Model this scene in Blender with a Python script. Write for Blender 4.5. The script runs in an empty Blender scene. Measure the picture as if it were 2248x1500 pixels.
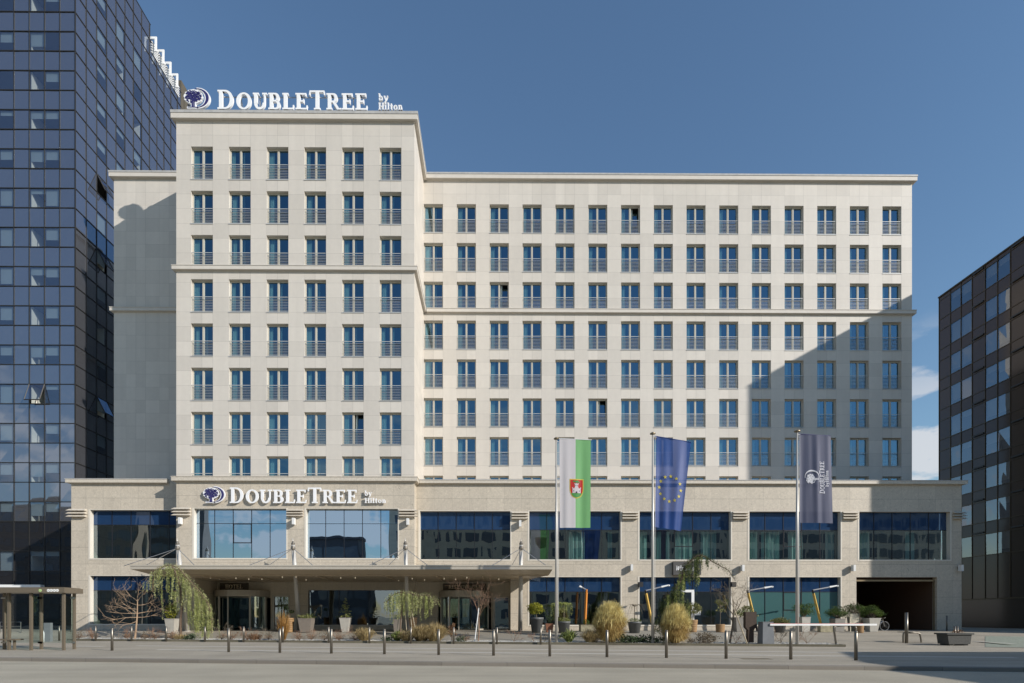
import bpy, math, random
from mathutils import Vector, Matrix, noise
R = math.radians
S = bpy.context.scene
# ------------------------------------------------------------------ camera
F, CX, HY, CZ = 1230.0, 1080.0, 1355.0, 1.5       # focal length and vanishing point in photo pixels, eye height
TH = R(-0.4)
CX2 = CX - F*math.tan(TH)
cam = bpy.data.cameras.new('camera'); co = bpy.data.objects.new('camera', cam)
S.collection.objects.link(co); S.camera = co
co.location = (0, 0, CZ); co.rotation_euler = (R(90), 0, TH)
cam.sensor_width = 36; cam.sensor_fit = 'HORIZONTAL'; cam.lens = F/2248*36
cam.shift_x = (1124-CX2)/2248; cam.shift_y = (HY-750)/2248
cam.clip_start = .1; cam.clip_end = 5000
# ------------------------------------------------------------------ light
SV = Vector((1.8, -1.161, 1.0)).normalized()      # towards the sun
elev = math.asin(SV.z)
W = bpy.data.worlds.new('World'); S.world = W; W.use_nodes = True
nt = W.node_tree; nt.nodes.clear()
def nd(t, typ, **kw):
    n = t.nodes.new(typ)
    for k, v in kw.items(): setattr(n, k, v)
    return n
def lk(t, a, b): t.links.new(a, b)
sky = nd(nt, 'ShaderNodeTexSky', sky_type='NISHITA', sun_disc=False, sun_elevation=elev,
         sun_rotation=math.atan2(SV.x, SV.y), altitude=300, air_density=1.5, dust_density=0.1, ozone_density=5.0)
bg = nd(nt, 'ShaderNodeBackground'); out = nd(nt, 'ShaderNodeOutputWorld')
bg.inputs[1].default_value = SKYS = 0.130
tc = nd(nt, 'ShaderNodeTexCoord'); mp = nd(nt, 'ShaderNodeMapping'); mp.inputs['Scale'].default_value = (1, 1, 2.6)
nz = nd(nt, 'ShaderNodeTexNoise'); nz.inputs['Scale'].default_value = 8.5; nz.inputs['Detail'].default_value = 9; nz.inputs['Roughness'].default_value = .55
lk(nt, tc.outputs['Generated'], mp.inputs[0]); lk(nt, mp.outputs[0], nz.inputs['Vector'])
nf = nz.outputs['Fac']
for d0, lo, hi, am in (((.773,1,.33), .996, .9998, .10), ((.735,1,.255), .9985, .9999, .0), ((-.41,-1,.19), .98, .999, .06), ((-.27,-1,.20), .985, .999, .06), ((-.2,-1,.12), .98, .999, .06), ((-.7,-1,.2), .97, .999, .05)):
    vm = nd(nt, 'ShaderNodeVectorMath', operation='DOT_PRODUCT'); lk(nt, tc.outputs['Generated'], vm.inputs[0]); vm.inputs[1].default_value = Vector(d0).normalized()
    mr = nd(nt, 'ShaderNodeMapRange'); lk(nt, vm.outputs['Value'], mr.inputs[0]); mr.inputs[1].default_value = lo; mr.inputs[2].default_value = hi; mr.inputs[3].default_value = 0; mr.inputs[4].default_value = am
    ad_ = nd(nt, 'ShaderNodeMath', operation='ADD'); lk(nt, nf, ad_.inputs[0]); lk(nt, mr.outputs[0], ad_.inputs[1]); nf = ad_.outputs[0]
cr = nd(nt, 'ShaderNodeValToRGB'); cr.color_ramp.elements[0].position = .53; cr.color_ramp.elements[1].position = .615
lk(nt, nf, cr.inputs[0])
sx = nd(nt, 'ShaderNodeSeparateXYZ'); lk(nt, tc.outputs['Generated'], sx.inputs[0])
el = nd(nt, 'ShaderNodeMapRange'); lk(nt, sx.outputs['Z'], el.inputs[0])       # clouds only low over the horizon
el.inputs[1].default_value = .27; el.inputs[2].default_value = .40; el.inputs[3].default_value = 1; el.inputs[4].default_value = 0
mu = nd(nt, 'ShaderNodeMath', operation='MULTIPLY'); lk(nt, cr.outputs[0], mu.inputs[0]); lk(nt, el.outputs[0], mu.inputs[1])
mu2 = nd(nt, 'ShaderNodeMath', operation='MULTIPLY'); lk(nt, mu.outputs[0], mu2.inputs[0]); mu2.inputs[1].default_value = .8
mx = nd(nt, 'ShaderNodeMixRGB'); lk(nt, mu2.outputs[0], mx.inputs[0]); lk(nt, sky.outputs[0], mx.inputs[1]); mx.inputs[2].default_value = (5.6, 5.7, 5.9, 1)
lk(nt, mx.outputs[0], bg.inputs[0]); lk(nt, bg.outputs[0], out.inputs[0])
sl = bpy.data.lights.new('sun', 'SUN'); so = bpy.data.objects.new('sun', sl); S.collection.objects.link(so)
sl.energy = 5.0; sl.angle = R(.5); sl.color = (1, .945, .875)
so.rotation_euler = SV.to_track_quat('Z', 'Y').to_euler(); so.location = (60, -40, 60)
S.view_settings.view_transform = 'Standard'; S.view_settings.look = 'None'; S.view_settings.exposure = 0; S.view_settings.gamma = 1
S.cycles.max_bounces = 8; S.cycles.transparent_max_bounces = 16
S.cycles.use_denoising = True

# ------------------------------------------------------------------ photo pixel -> place, at a known depth
def P(px, py, Y):
    a = (px-CX2)/F; b = -(py-HY)/F
    dx = a*math.cos(TH)-math.sin(TH); dy = a*math.sin(TH)+math.cos(TH)
    t = Y/dy
    return Vector((dx*t, Y, CZ+b*t))
def G(px, py, z=0.0):
    a = (px-CX2)/F; b = -(py-HY)/F
    t = (z-CZ)/b
    return Vector(((a*math.cos(TH)-math.sin(TH))*t, (a*math.sin(TH)+math.cos(TH))*t, z))
def slope(px):
    a = (px-CX2)/F
    return (a*math.cos(TH)-math.sin(TH))/(a*math.sin(TH)+math.cos(TH))

# ------------------------------------------------------------------ mesh building
class MB:
    def __init__(s): s.v = []; s.f = []; s.m = []
    def quad(s, *pts, mi=0):
        n = len(s.v); s.v += [tuple(p) for p in pts]; s.f.append(tuple(range(n, n+len(pts)))); s.m.append(mi)
    def box(s, x0, x1, y0, y1, z0, z1, mi=0):
        if x0 > x1: x0, x1 = x1, x0
        if y0 > y1: y0, y1 = y1, y0
        if z0 > z1: z0, z1 = z1, z0
        n = len(s.v)
        s.v += [(x0,y0,z0),(x1,y0,z0),(x1,y1,z0),(x0,y1,z0),(x0,y0,z1),(x1,y0,z1),(x1,y1,z1),(x0,y1,z1)]
        for f in ((0,3,2,1),(4,5,6,7),(0,1,5,4),(1,2,6,5),(2,3,7,6),(3,0,4,7)):
            s.f.append(tuple(n+i for i in f)); s.m.append(mi)
    def prism(s, pts, d, mi=0):
        """closed outline of 3D points pushed along d"""
        n = len(s.v); k = len(pts); d = Vector(d)
        s.v += [tuple(p) for p in pts]+[tuple(Vector(p)+d) for p in pts]
        s.f.append(tuple(n+i for i in range(k))); s.m.append(mi)
        s.f.append(tuple(n+k+i for i in reversed(range(k)))); s.m.append(mi)
        for i in range(k):
            j = (i+1) % k
            s.f.append((n+i, n+k+i, n+k+j, n+j)); s.m.append(mi)
    def tube(s, pts, rad, sides=8, mi=0, caps=True):
        pts = [Vector(p) for p in pts]
        if not hasattr(rad, '__len__'): rad = [rad]*len(pts)
        n0 = len(s.v); up = None
        for i, p in enumerate(pts):
            t = (pts[min(i+1, len(pts)-1)]-pts[max(i-1, 0)])
            if t.length < 1e-9: t = Vector((0, 0, 1))
            t.normalize()
            if up is None: up = Vector((1, 0, 0)) if abs(t.x) < .8 else Vector((0, 1, 0))
            a = t.cross(up); 
            if a.length < 1e-6: a = t.cross(Vector((0, 1, .1)))
            a.normalize(); b = t.cross(a)
            up = b.cross(t)*-1 if False else up
            for k in range(sides):
                w = 2*math.pi*k/sides
                s.v.append(tuple(p+(a*math.cos(w)+b*math.sin(w))*rad[i]))
        for i in range(len(pts)-1):
            for k in range(sides):
                l = (k+1) % sides
                s.f.append((n0+i*sides+k, n0+i*sides+l, n0+(i+1)*sides+l, n0+(i+1)*sides+k)); s.m.append(mi)
        if caps:
            s.f.append(tuple(n0+k for k in reversed(range(sides)))); s.m.append(mi)
            e = n0+(len(pts)-1)*sides
            s.f.append(tuple(e+k for k in range(sides))); s.m.append(mi)
    def lathe(s, c, prof, sides=20, mi=0):
        n0 = len(s.v); cx, cy = c[0], c[1]
        for r, z in prof:
            for k in range(sides):
                w = 2*math.pi*k/sides
                s.v.append((cx+r*math.cos(w), cy+r*math.sin(w), z))
        for i in range(len(prof)-1):
            for k in range(sides):
                l = (k+1) % sides
                s.f.append((n0+i*sides+k, n0+i*sides+l, n0+(i+1)*sides+l, n0+(i+1)*sides+k)); s.m.append(mi)
        s.f.append(tuple(n0+k for k in reversed(range(sides)))); s.m.append(mi)
        e = n0+(len(prof)-1)*sides
        s.f.append(tuple(e+k for k in range(sides))); s.m.append(mi)
    def frustum(s, c, b, t, z0, z1, mi=0):
        x, y = c; n = len(s.v)
        for h, z in ((b, z0), (t, z1)):
            s.v += [(x-h,y-h,z),(x+h,y-h,z),(x+h,y+h,z),(x-h,y+h,z)]
        for f in ((0,3,2,1),(4,5,6,7),(0,1,5,4),(1,2,6,5),(2,3,7,6),(3,0,4,7)):
            s.f.append(tuple(n+i for i in f)); s.m.append(mi)
    def build(s, name, mats, parent=None, smooth=False):
        me = bpy.data.meshes.new(name); me.from_pydata(s.v, [], s.f)
        if not isinstance(mats, (list, tuple)): mats = [mats]
        for m in mats: me.materials.append(m)
        me.polygons.foreach_set('material_index', s.m)
        if smooth: me.polygons.foreach_set('use_smooth', [True]*len(me.polygons))
        me.update()
        o = bpy.data.objects.new(name, me); S.collection.objects.link(o)
        if parent:
            o.parent = parent
            o.location = -wloc(parent)
        return o
def wloc(o):
    v = Vector(o.location)
    if o.parent: v = v+wloc(o.parent)
    return v
def tag(o, label=None, cat=None, group=None, kind=None):
    if label: o['label'] = label
    if cat: o['category'] = cat
    if group: o['group'] = group
    if kind: o['kind'] = kind
    return o
def empty(name, loc, label, cat, group=None):
    o = bpy.data.objects.new(name, None); S.collection.objects.link(o); o.location = loc; o.empty_display_size = .2
    return tag(o, label, cat, group)
def copy_tree(o, parent=None):
    c = o.copy(); S.collection.objects.link(c); c.parent = parent
    for ch in o.children: copy_tree(ch, c)
    return c

# ------------------------------------------------------------------ materials
def mat(name, col, rough=.6, metal=0, nscale=0, namt=0, bump=0, spec=.5, stretch=(1,1,1)):
    m = bpy.data.materials.new(name); m.use_nodes = True; t = m.node_tree; b = t.nodes['Principled BSDF']
    b.inputs['Base Color'].default_value = (*col, 1); b.inputs['Roughness'].default_value = rough; b.inputs['Metallic'].default_value = metal
    b.inputs['Specular IOR Level'].default_value = spec
    if nscale:
        c = nd(t, 'ShaderNodeTexCoord'); mp_ = nd(t, 'ShaderNodeMapping'); mp_.inputs['Scale'].default_value = stretch
        n = nd(t, 'ShaderNodeTexNoise'); n.inputs['Scale'].default_value = nscale; n.inputs['Detail'].default_value = 6; n.inputs['Roughness'].default_value = .65
        lk(t, c.outputs['Object'], mp_.inputs[0]); lk(t, mp_.outputs[0], n.inputs['Vector'])
        r = nd(t, 'ShaderNodeValToRGB'); e = r.color_ramp.elements
        e[0].position = .3; e[1].position = .7
        e[0].color = (*[max(0, x*(1-namt)) for x in col], 1); e[1].color = (*[min(1, x*(1+namt)) for x in col], 1)
        lk(t, n.outputs['Fac'], r.inputs[0]); lk(t, r.outputs[0], b.inputs['Base Color'])
        if bump:
            bp = nd(t, 'ShaderNodeBump'); bp.inputs['Strength'].default_value = bump; bp.inputs['Distance'].default_value = .02
            lk(t, n.outputs['Fac'], bp.inputs['Height']); lk(t, bp.outputs[0], b.inputs['Normal'])
    return m
def M2(t, op, a, b=None, c=None):
    n = nd(t, 'ShaderNodeMath', operation=op)
    for i, x in enumerate((a, b, c)):
        if x is None: continue
        if isinstance(x, bpy.types.NodeSocket): lk(t, x, n.inputs[i])
        else: n.inputs[i].default_value = x
    return n.outputs[0]
def panel_mat(name, col, x0, xp, xs, z0, zp, jw=.012, var=.06, nscale=3, namt=.05, grain=0, gamt=0, rough=.55, jdark=.55, spec=.5, vein=0):
    """stone cladding: joints at x0+n*xp+xs[i] and z0+n*zp, every slab slightly different"""
    m = bpy.data.materials.new(name); m.use_nodes = True; t = m.node_tree; b = t.nodes['Principled BSDF']
    b.inputs['Roughness'].default_value = rough; b.inputs['Specular IOR Level'].default_value = spec
    tc_ = nd(t, 'ShaderNodeTexCoord'); s = nd(t, 'ShaderNodeSeparateXYZ'); lk(t, tc_.outputs['Object'], s.inputs[0])
    u = M2(t, 'ADD', s.outputs[0], s.outputs[1]); u = M2(t, 'SUBTRACT', u, x0)
    uu = M2(t, 'DIVIDE', u, xp); fl = M2(t, 'FLOOR', uu); fr = M2(t, 'MULTIPLY', M2(t, 'FRACT', uu), xp)
    idn = M2(t, 'MULTIPLY', fl, 7.0); d = None
    for x in list(xs)+[xp]:
        dd = M2(t, 'ABSOLUTE', M2(t, 'SUBTRACT', fr, x))
        d = dd if d is None else M2(t, 'MINIMUM', d, dd)
        idn = M2(t, 'ADD', idn, M2(t, 'GREATER_THAN', fr, x))
    zz = M2(t, 'DIVIDE', M2(t, 'SUBTRACT', s.outputs[2], z0), zp); zf = M2(t, 'FLOOR', zz)
    zr = M2(t, 'MULTIPLY', M2(t, 'FRACT', zz), zp)
    dz = M2(t, 'MINIMUM', zr, M2(t, 'SUBTRACT', zp, zr))
    d = M2(t, 'MINIMUM', d, dz)
    joint = M2(t, 'LESS_THAN', d, jw)
    cv = nd(t, 'ShaderNodeCombineXYZ'); lk(t, idn, cv.inputs[0]); lk(t, zf, cv.inputs[1])
    wn = nd(t, 'ShaderNodeTexWhiteNoise', noise_dimensions='3D'); lk(t, cv.outputs[0], wn.inputs[0])
    val = M2(t, 'MULTIPLY_ADD', wn.outputs[0], 2*var, 1-var)
    n = nd(t, 'ShaderNodeTexNoise'); n.inputs['Scale'].default_value = nscale; n.inputs['Detail'].default_value = 5
    lk(t, tc_.outputs['Object'], n.inputs['Vector'])
    val = M2(t, 'MULTIPLY', val, M2(t, 'MULTIPLY_ADD', n.outputs['Fac'], 2*namt, 1-namt))
    st_n = nd(t, 'ShaderNodeTexNoise'); st_n.inputs['Scale'].default_value = 1; st_n.inputs['Detail'].default_value = 5
    sm = nd(t, 'ShaderNodeMapping'); sm.inputs['Scale'].default_value = (2.2, 2.2, .12); lk(t, tc_.outputs['Object'], sm.inputs[0]); lk(t, sm.outputs[0], st_n.inputs['Vector'])
    val = M2(t, 'MULTIPLY', val, M2(t, 'MULTIPLY_ADD', st_n.outputs['Fac'], .14, .93))
    if grain:
        g = nd(t, 'ShaderNodeTexNoise'); g.inputs['Scale'].default_value = grain; g.inputs['Detail'].default_value = 8; g.inputs['Roughness'].default_value = .8
        g.inputs['Distortion'].default_value = 1.2
        # the grain of each slab runs its own way
        ad = nd(t, 'ShaderNodeVectorMath', operation='MULTIPLY_ADD'); lk(t, wn.outputs[1], ad.inputs[0]); ad.inputs[1].default_value = (20, 20, 20); lk(t, tc_.outputs['Object'], ad.inputs[2])
        lk(t, ad.outputs[0], g.inputs['Vector'])
        val = M2(t, 'MULTIPLY', val, M2(t, 'MULTIPLY_ADD', g.outputs['Fac'], 2*gamt, 1-gamt))
    if vein:
        v = nd(t, 'ShaderNodeTexNoise'); v.inputs['Scale'].default_value = 1.3; v.inputs['Detail'].default_value = 3; v.inputs['Distortion'].default_value = 2
        lk(t, ad.outputs[0] if grain else tc_.outputs['Object'], v.inputs['Vector'])
        vv = M2(t, 'LESS_THAN', M2(t, 'ABSOLUTE', M2(t, 'SUBTRACT', v.outputs['Fac'], .62)), .004)
        val = M2(t, 'MULTIPLY', val, M2(t, 'MULTIPLY_ADD', vv, -vein, 1.0))
    val = M2(t, 'MULTIPLY', val, M2(t, 'MULTIPLY_ADD', joint, jdark-1, 1.0))
    h = nd(t, 'ShaderNodeMixRGB', blend_type='MULTIPLY'); h.inputs[0].default_value = 1; h.inputs[1].default_value = (*col, 1)
    cc = nd(t, 'ShaderNodeCombineXYZ'); [lk(t, val, cc.inputs[i]) for i in range(3)]
    lk(t, cc.outputs[0], h.inputs[2]); lk(t, h.outputs[0], b.inputs['Base Color'])
    return m
def glass(name, gl=(.6,.8,1), tr=(.4,.55,.6), fac=.45, rough=.0, wob=0.0, wscale=.5, diff=None, dfac=.3):
    m = bpy.data.materials.new(name); m.use_nodes = True; t = m.node_tree; t.nodes.clear()
    o = nd(t, 'ShaderNodeOutputMaterial'); g = nd(t, 'ShaderNodeBsdfGlossy'); g.inputs[0].default_value = (*gl, 1); g.inputs['Roughness'].default_value = rough
    if tr is None: tn = nd(t, 'ShaderNodeBsdfDiffuse'); tn.inputs[0].default_value = (*diff, 1)
    else: tn = nd(t, 'ShaderNodeBsdfTransparent'); tn.inputs[0].default_value = (*tr, 1)
    mxn = nd(t, 'ShaderNodeMixShader')
    f = nd(t, 'ShaderNodeLayerWeight'); f.inputs[0].default_value = .5
    ff = M2(t, 'MULTIPLY_ADD', M2(t, 'POWER', f.outputs['Facing'], 4.0), 1-fac, fac); ff = M2(t, 'MINIMUM', ff, 1.0)
    lk(t, ff, mxn.inputs[0]); lk(t, tn.outputs[0], mxn.inputs[1]); lk(t, g.outputs[0], mxn.inputs[2])
    if wob:
        c = nd(t, 'ShaderNodeTexCoord'); n = nd(t, 'ShaderNodeTexNoise'); n.inputs['Scale'].default_value = wscale; n.inputs['Detail'].default_value = 1
        q_ = nd(t, 'ShaderNodeMapping'); q_.inputs['Scale'].default_value = (1.6, 1.6, .45); lk(t, c.outputs['Object'], q_.inputs[0]); lk(t, q_.outputs[0], n.inputs['Vector'])
        bp = nd(t, 'ShaderNodeBump'); bp.inputs['Strength'].default_value = 1; bp.inputs['Distance'].default_value = wob
        lk(t, n.outputs['Fac'], bp.inputs['Height']); lk(t, bp.outputs[0], g.inputs['Normal'])
    fin = mxn.outputs[0]
    if tr is not None and diff is not None:
        d = nd(t, 'ShaderNodeBsdfDiffuse'); d.inputs[0].default_value = (*diff, 1)
        m3 = nd(t, 'ShaderNodeMixShader'); m3.inputs[0].default_value = dfac
        lk(t, mxn.outputs[0], m3.inputs[1]); lk(t, d.outputs[0], m3.inputs[2]); fin = m3.outputs[0]
    lk(t, fin, o.inputs[0])
    return m
def leafmat(name, c1, c2, nscale=2.5, trans=.25):
    m = bpy.data.materials.new(name); m.use_nodes = True; t = m.node_tree; b = t.nodes['Principled BSDF']
    b.inputs['Roughness'].default_value = .6; b.inputs['Specular IOR Level'].default_value = .25
    c = nd(t, 'ShaderNodeTexCoord'); n = nd(t, 'ShaderNodeTexNoise'); n.inputs['Scale'].default_value = nscale; n.inputs['Detail'].default_value = 4
    lk(t, c.outputs['Object'], n.inputs['Vector'])
    r = nd(t, 'ShaderNodeValToRGB'); e = r.color_ramp.elements; e[0].position = .35; e[1].position = .65
    e[0].color = (*c1, 1); e[1].color = (*c2, 1)
    lk(t, n.outputs['Fac'], r.inputs[0]); lk(t, r.outputs[0], b.inputs['Base Color'])
    tr = nd(t, 'ShaderNodeBsdfTranslucent'); lk(t, r.outputs[0], tr.inputs[0])
    mxn = nd(t, 'ShaderNodeMixShader'); mxn.inputs[0].default_value = trans
    lk(t, b.outputs[0], mxn.inputs[1]); lk(t, tr.outputs[0], mxn.inputs[2]); lk(t, mxn.outputs[0], t.nodes['Material Output'].inputs[0])
    return m

YT, YW, YP, YR = 40.7, 46.22, 41.65, 44.0          # depth of tower front, wing front, podium front, entrance wall
PXM = F/YT
TX0 = P(419.3, 400, YT).x; TP = 82.4/PXM; WW = 1.575; TR0 = P(660, 395, YT).z    # first window, spacing, width, top sill
WX0 = P(930.5, 500, YW).x; WP = 72.2/(F/YW)
WH = 2.37; FH = 3.2
cream = (.585, .54, .475)
stone_t = panel_mat('cream stone slabs', cream, TX0+YT, TP, (WW/2, WW), TR0, FH/3, var=.06, namt=.05, jw=.009, jdark=.68)
stone_w = panel_mat('cream stone slabs of the wing', cream, WX0+YW, WP, (WW/2, WW), TR0, FH/3, var=.06, namt=.05, jw=.009, jdark=.7)
trim = mat('cream stone moulding', (.59,.545,.48), .6, nscale=2, namt=.05)
coping = mat('grey metal coping', (.42,.41,.39), .5, nscale=3, namt=.15)
granite = panel_mat('grey beige granite slabs', (.515,.455,.365), 0, 1.29, (), .55, 1.22, var=.05, namt=.05, grain=6, gamt=.6, rough=.45, jdark=.58, vein=.35)
granite_d = panel_mat('dark granite slabs', (.50,.44,.34), 0, 1.0, (), .55, .92, var=.05, namt=.05, grain=9, gamt=.45, rough=.45, jdark=.6)
frame_m = mat('beige window frame', (.52,.48,.40), .4)
rail_m = mat('galvanised steel rail', (.50,.50,.48), .4, .2)
dark_m = mat('dark interior', (.035,.035,.04), .9)
room_m = mat('room wall', (.09,.085,.08), .9)
curt_m = mat('pale curtain', (.50,.57,.56), .9)
hglass = glass('blue window glass', (.36,.64,.86), (.46,.64,.64), .29)
bglass = glass('podium glass', (.66,.78,.84), (.50,.62,.60), .33, wob=.010, wscale=.7)
bglass_sky = glass('mirror podium glass', (.62,.80,1.0), (.25,.35,.4), .62, wob=.012, wscale=.5)
trans_m = glass('blue transom glass', (.45,.6,.85), None, .13, diff=(.014,.04,.10), wob=.03)
metal_d = mat('dark metal', (.03,.03,.035), .4, .5)
steel = mat('brushed steel', (.55,.54,.52), .28, 1, nscale=30, namt=.1, stretch=(1,1,.1))
white_m = mat('white paint', (.82,.82,.8), .45)
black_m = mat('black plastic', (.02,.02,.022), .5)
canopy_m = mat('taupe canopy metal', (.50,.455,.38), .45, .2, nscale=2, namt=.05)
# ------------------------------------------------------------------ ground
def lineXY(pa, pb):
    k = (pb.y-pa.y)/(pb.x-pa.x)
    return lambda x, c=60: pa.y+k*(max(-c, min(c, x))-pa.x)
kerbY = lineXY(G(0, 1443), G(2248, 1465))
bedA, bedB = G(165, 1407), G(1840, 1420.5)
bedY = lineXY(bedA, bedB)
def gz(x, y):
    b = bedY(x, 36)
    t = max(0, min(1, (y-b-1.8)/(40.6-b-1.8)))
    return .5*t*t*(3-2*t)
def onbed(px, off=.5):
    """point of the planted bed seen at this column, off metres behind its kerb"""
    k = slope(px); y = 30.0
    for _ in range(30): y = bedY(k*y)+off
    return Vector((k*y, y, .13))
asph = mat('worn pale asphalt', (.285,.265,.235), .85, nscale=60, namt=.16, bump=.25)
def asphalt(name, col, patch=.12, streak=(.04,.9,1)):
    m = mat(name, col, .85, nscale=38, namt=.34, bump=.3); t = m.node_tree; b = t.nodes['Principled BSDF']
    src = b.inputs['Base Color'].links[0].from_socket
    c = nd(t, 'ShaderNodeTexCoord'); mp_ = nd(t, 'ShaderNodeMapping'); mp_.inputs['Scale'].default_value = streak; mp_.inputs['Rotation'].default_value = (0, 0, R(6.5))
    n = nd(t, 'ShaderNodeTexNoise'); n.inputs['Scale'].default_value = 1.2; n.inputs['Detail'].default_value = 5
    lk(t, c.outputs['Object'], mp_.inputs[0]); lk(t, mp_.outputs[0], n.inputs['Vector'])
    n2 = nd(t, 'ShaderNodeTexNoise'); n2.inputs['Scale'].default_value = .45; n2.inputs['Detail'].default_value = 6; lk(t, c.outputs['Object'], n2.inputs['Vector'])
    v = M2(t, 'ADD', n.outputs['Fac'], n2.outputs['Fac']); v = M2(t, 'MULTIPLY_ADD', v, patch*2, 1-patch*2)
    # a few thin repaired cracks
    vo = nd(t, 'ShaderNodeTexNoise'); vo.inputs['Scale'].default_value = .35; vo.inputs['Detail'].default_value = 7; vo.inputs['Roughness'].default_value = .25
    lk(t, c.outputs['Object'], vo.inputs['Vector'])
    v = M2(t, 'MULTIPLY', v, M2(t, 'MULTIPLY_ADD', vo.outputs['Fac'], .2, .9))
    cc = nd(t, 'ShaderNodeCombineXYZ'); [lk(t, v, cc.inputs[i]) for i in range(3)]
    h = nd(t, 'ShaderNodeMixRGB', blend_type='MULTIPLY'); h.inputs[0].default_value = 1
    lk(t, src, h.inputs[1]); lk(t, cc.outputs[0], h.inputs[2]); lk(t, h.outputs[0], b.inputs['Base Color'])
    return m
road_m = asphalt('road asphalt', (.385,.345,.265), .22)
pave_m = asphalt('pavement asphalt', (.345,.305,.24), .26)
xs = [-700,-400,-200,-120,-80]+[i for i in range(-60, 61, 1)]+[80,120,200,400,700]
mb = MB(); rows = []
for x in xs:
    k, b = kerbY(x), bedY(x, 36)
    ys = [k]+[k+(b-k)*j/4 for j in (1,2,3)]+[b, b+1.8]+[b+1.8+(40.6-b-1.8)*j/8 for j in range(1, 9)]+[60, 120, 500, 1500]
    rows.append(ys)
ny = len(rows[0])
mb.v = [(x, y, gz(x, y)) for x, ys in zip(xs, rows) for y in ys]
for i in range(len(xs)-1):
    for j in range(ny-1):
        mb.f.append((i*ny+j, (i+1)*ny+j, (i+1)*ny+j+1, i*ny+j+1)); mb.m.append(0)
tag(mb.build('pavement', pave_m), kind='structure')
mb = MB(); mb.quad((-1500,-1500,-.13),(1500,-1500,-.13),(1500,1500,-.13),(-1500,1500,-.13))
tag(mb.build('road', road_m), kind='structure')
# kerb between road and pavement
kerb_m = panel_mat('granite kerb stones', (.21,.19,.16), 0, 1.9, (), -3, 7, jw=.012, var=.1, grain=20, gamt=.2, rough=.8)
mb = MB()
for i in range(len(xs)-1):
    a, b = xs[i], xs[i+1]
    if abs(a) > 90: continue
    p0 = [(a, kerbY(a)-.16, -.13), (a, kerbY(a)-.16, -.015), (a, kerbY(a)-.13, .006), (a, kerbY(a)+.02, .006)]
    p1 = [(b, kerbY(b)-.16, -.13), (b, kerbY(b)-.16, -.015), (b, kerbY(b)-.13, .006), (b, kerbY(b)+.02, .006)]
    for j in range(3): mb.quad(p0[j], p1[j], p1[j+1], p0[j+1])
tag(mb.build('kerb', kerb_m), kind='structure')
# painted lines of the cycle lane
line_m = mat('worn white line paint', (.55,.52,.46), .8, nscale=18, namt=.3)
mb = MB()
def stripe(mb, a, b, w=.34, z=.004):
    d = (b-a).normalized(); n = Vector((-d.y, d.x, 0))*w/2; up = Vector((0, 0, z))
    mb.quad(a-n+up, b-n+up, b+n+up, a+n+up)
stripe(mb, G(300, 1418), G(1890, 1433)); stripe(mb, G(345, 1426.5), G(2230, 1444)); stripe(mb, G(165, 1419), G(228, 1419.6))
tag(mb.build('lane_marking', line_m), kind='structure')
green_m = mat('worn green lane paint', (.275,.30,.24), .8, nscale=9, namt=.3)
mb = MB(); 
def GT(px, py):
    z = 0
    for _ in range(30): p = G(px, py, z); z = .6*z+.4*gz(p.x, p.y)
    return Vector((p.x, p.y, gz(p.x, p.y)+.012))
for i in range(14):
    for j in range(10):
        q = lambda a, b: GT(2163+(4 if b > 5 else 0)*0+a*24, 1421-b*2.4+a*.35)
        mb.quad(q(i, j), q(i+1, j), q(i+1, j+1), q(i, j+1))
tag(mb.build('lane_marking', green_m), kind='structure')
mb = MB()
for (px, py) in ((2153, 1410),): 
    p = GT(px, py); mb.quad(*[p+Vector((x, y, .012)) for x, y in ((-.35,-2.2),(.0,-2.2),(.35,2.2),(.0,2.2))])
tag(mb.build('lane_marking', line_m), kind='structure')
cover_m = mat('rusty cast iron', (.20,.165,.11), .8, nscale=25, namt=.3)
mb = MB(); p = G(1658, 1446.5)
mb.quad(*[p+Vector((x, y, .005)) for x, y in ((-.55,-.28),(.5,-.34),(.55,.2),(-.45,.26))])
tag(mb.build('manhole_cover', cover_m), 'brown rectangular iron cover set in the pavement near the kerb', 'manhole cover')
# planted bed: its kerb, its gravel
bk_m = panel_mat('mossy bed kerb', (.14,.125,.085), 0, 1.5, (), -3, 7, jw=.012, var=.16, grain=14, gamt=.3, nscale=1.2, namt=.5, rough=.85)
grav_m = mat('white gravel', (.52,.50,.45), .9, nscale=16, namt=.45, bump=1)
x0, x1 = bedA.x-.6, bedB.x+.35
mb = MB(); n = 44
pts = [x0+(x1-x0)*i/n for i in range(n+1)]
for a, b in zip(pts, pts[1:]):
    ya, yb = bedY(a), bedY(b)
    mb.quad((a,ya,-.02),(b,yb,-.02),(b,yb,.125),(a,ya,.125)); mb.quad((a,ya,.125),(b,yb,.125),(b,yb+.13,.125),(a,ya+.13,.125))
    mb.quad((a,ya+.13,.125),(b,yb+.13,.125),(b,yb+.13,.05),(a,ya+.13,.05))
mb.quad((x1,bedY(x1),-.02),(x1,bedY(x1)+1.9,-.02),(x1,bedY(x1)+1.9,.125),(x1,bedY(x1),.125))
tag(mb.build('bed_kerb', bk_m), kind='structure')
mb = MB(); random.seed(4)
for a, b in zip(pts, pts[1:]):
    ya, yb = bedY(a)+.13, bedY(b)+.13
    mb.quad((a,ya,.095),(b,yb,.095),(b,yb+1.7,.125),(a,ya+1.7,.125))
for i in range(2600):
    x = random.uniform(x0, x1); d = random.random()**1.4*1.5+.16; y = bedY(x)+d; r = random.uniform(.025, .06); z = .095+d*.018
    q = [Vector((x+r*math.cos(w+i)*random.uniform(.7,1.2), y+r*math.sin(w+i), z+random.uniform(.0,.015))) for w in (0,1.3,2.5,3.8,5.1)]
    top = Vector((x, y, z+r*.7))
    for j in range(5): mb.quad(q[j], q[(j+1)%5], top)
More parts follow.
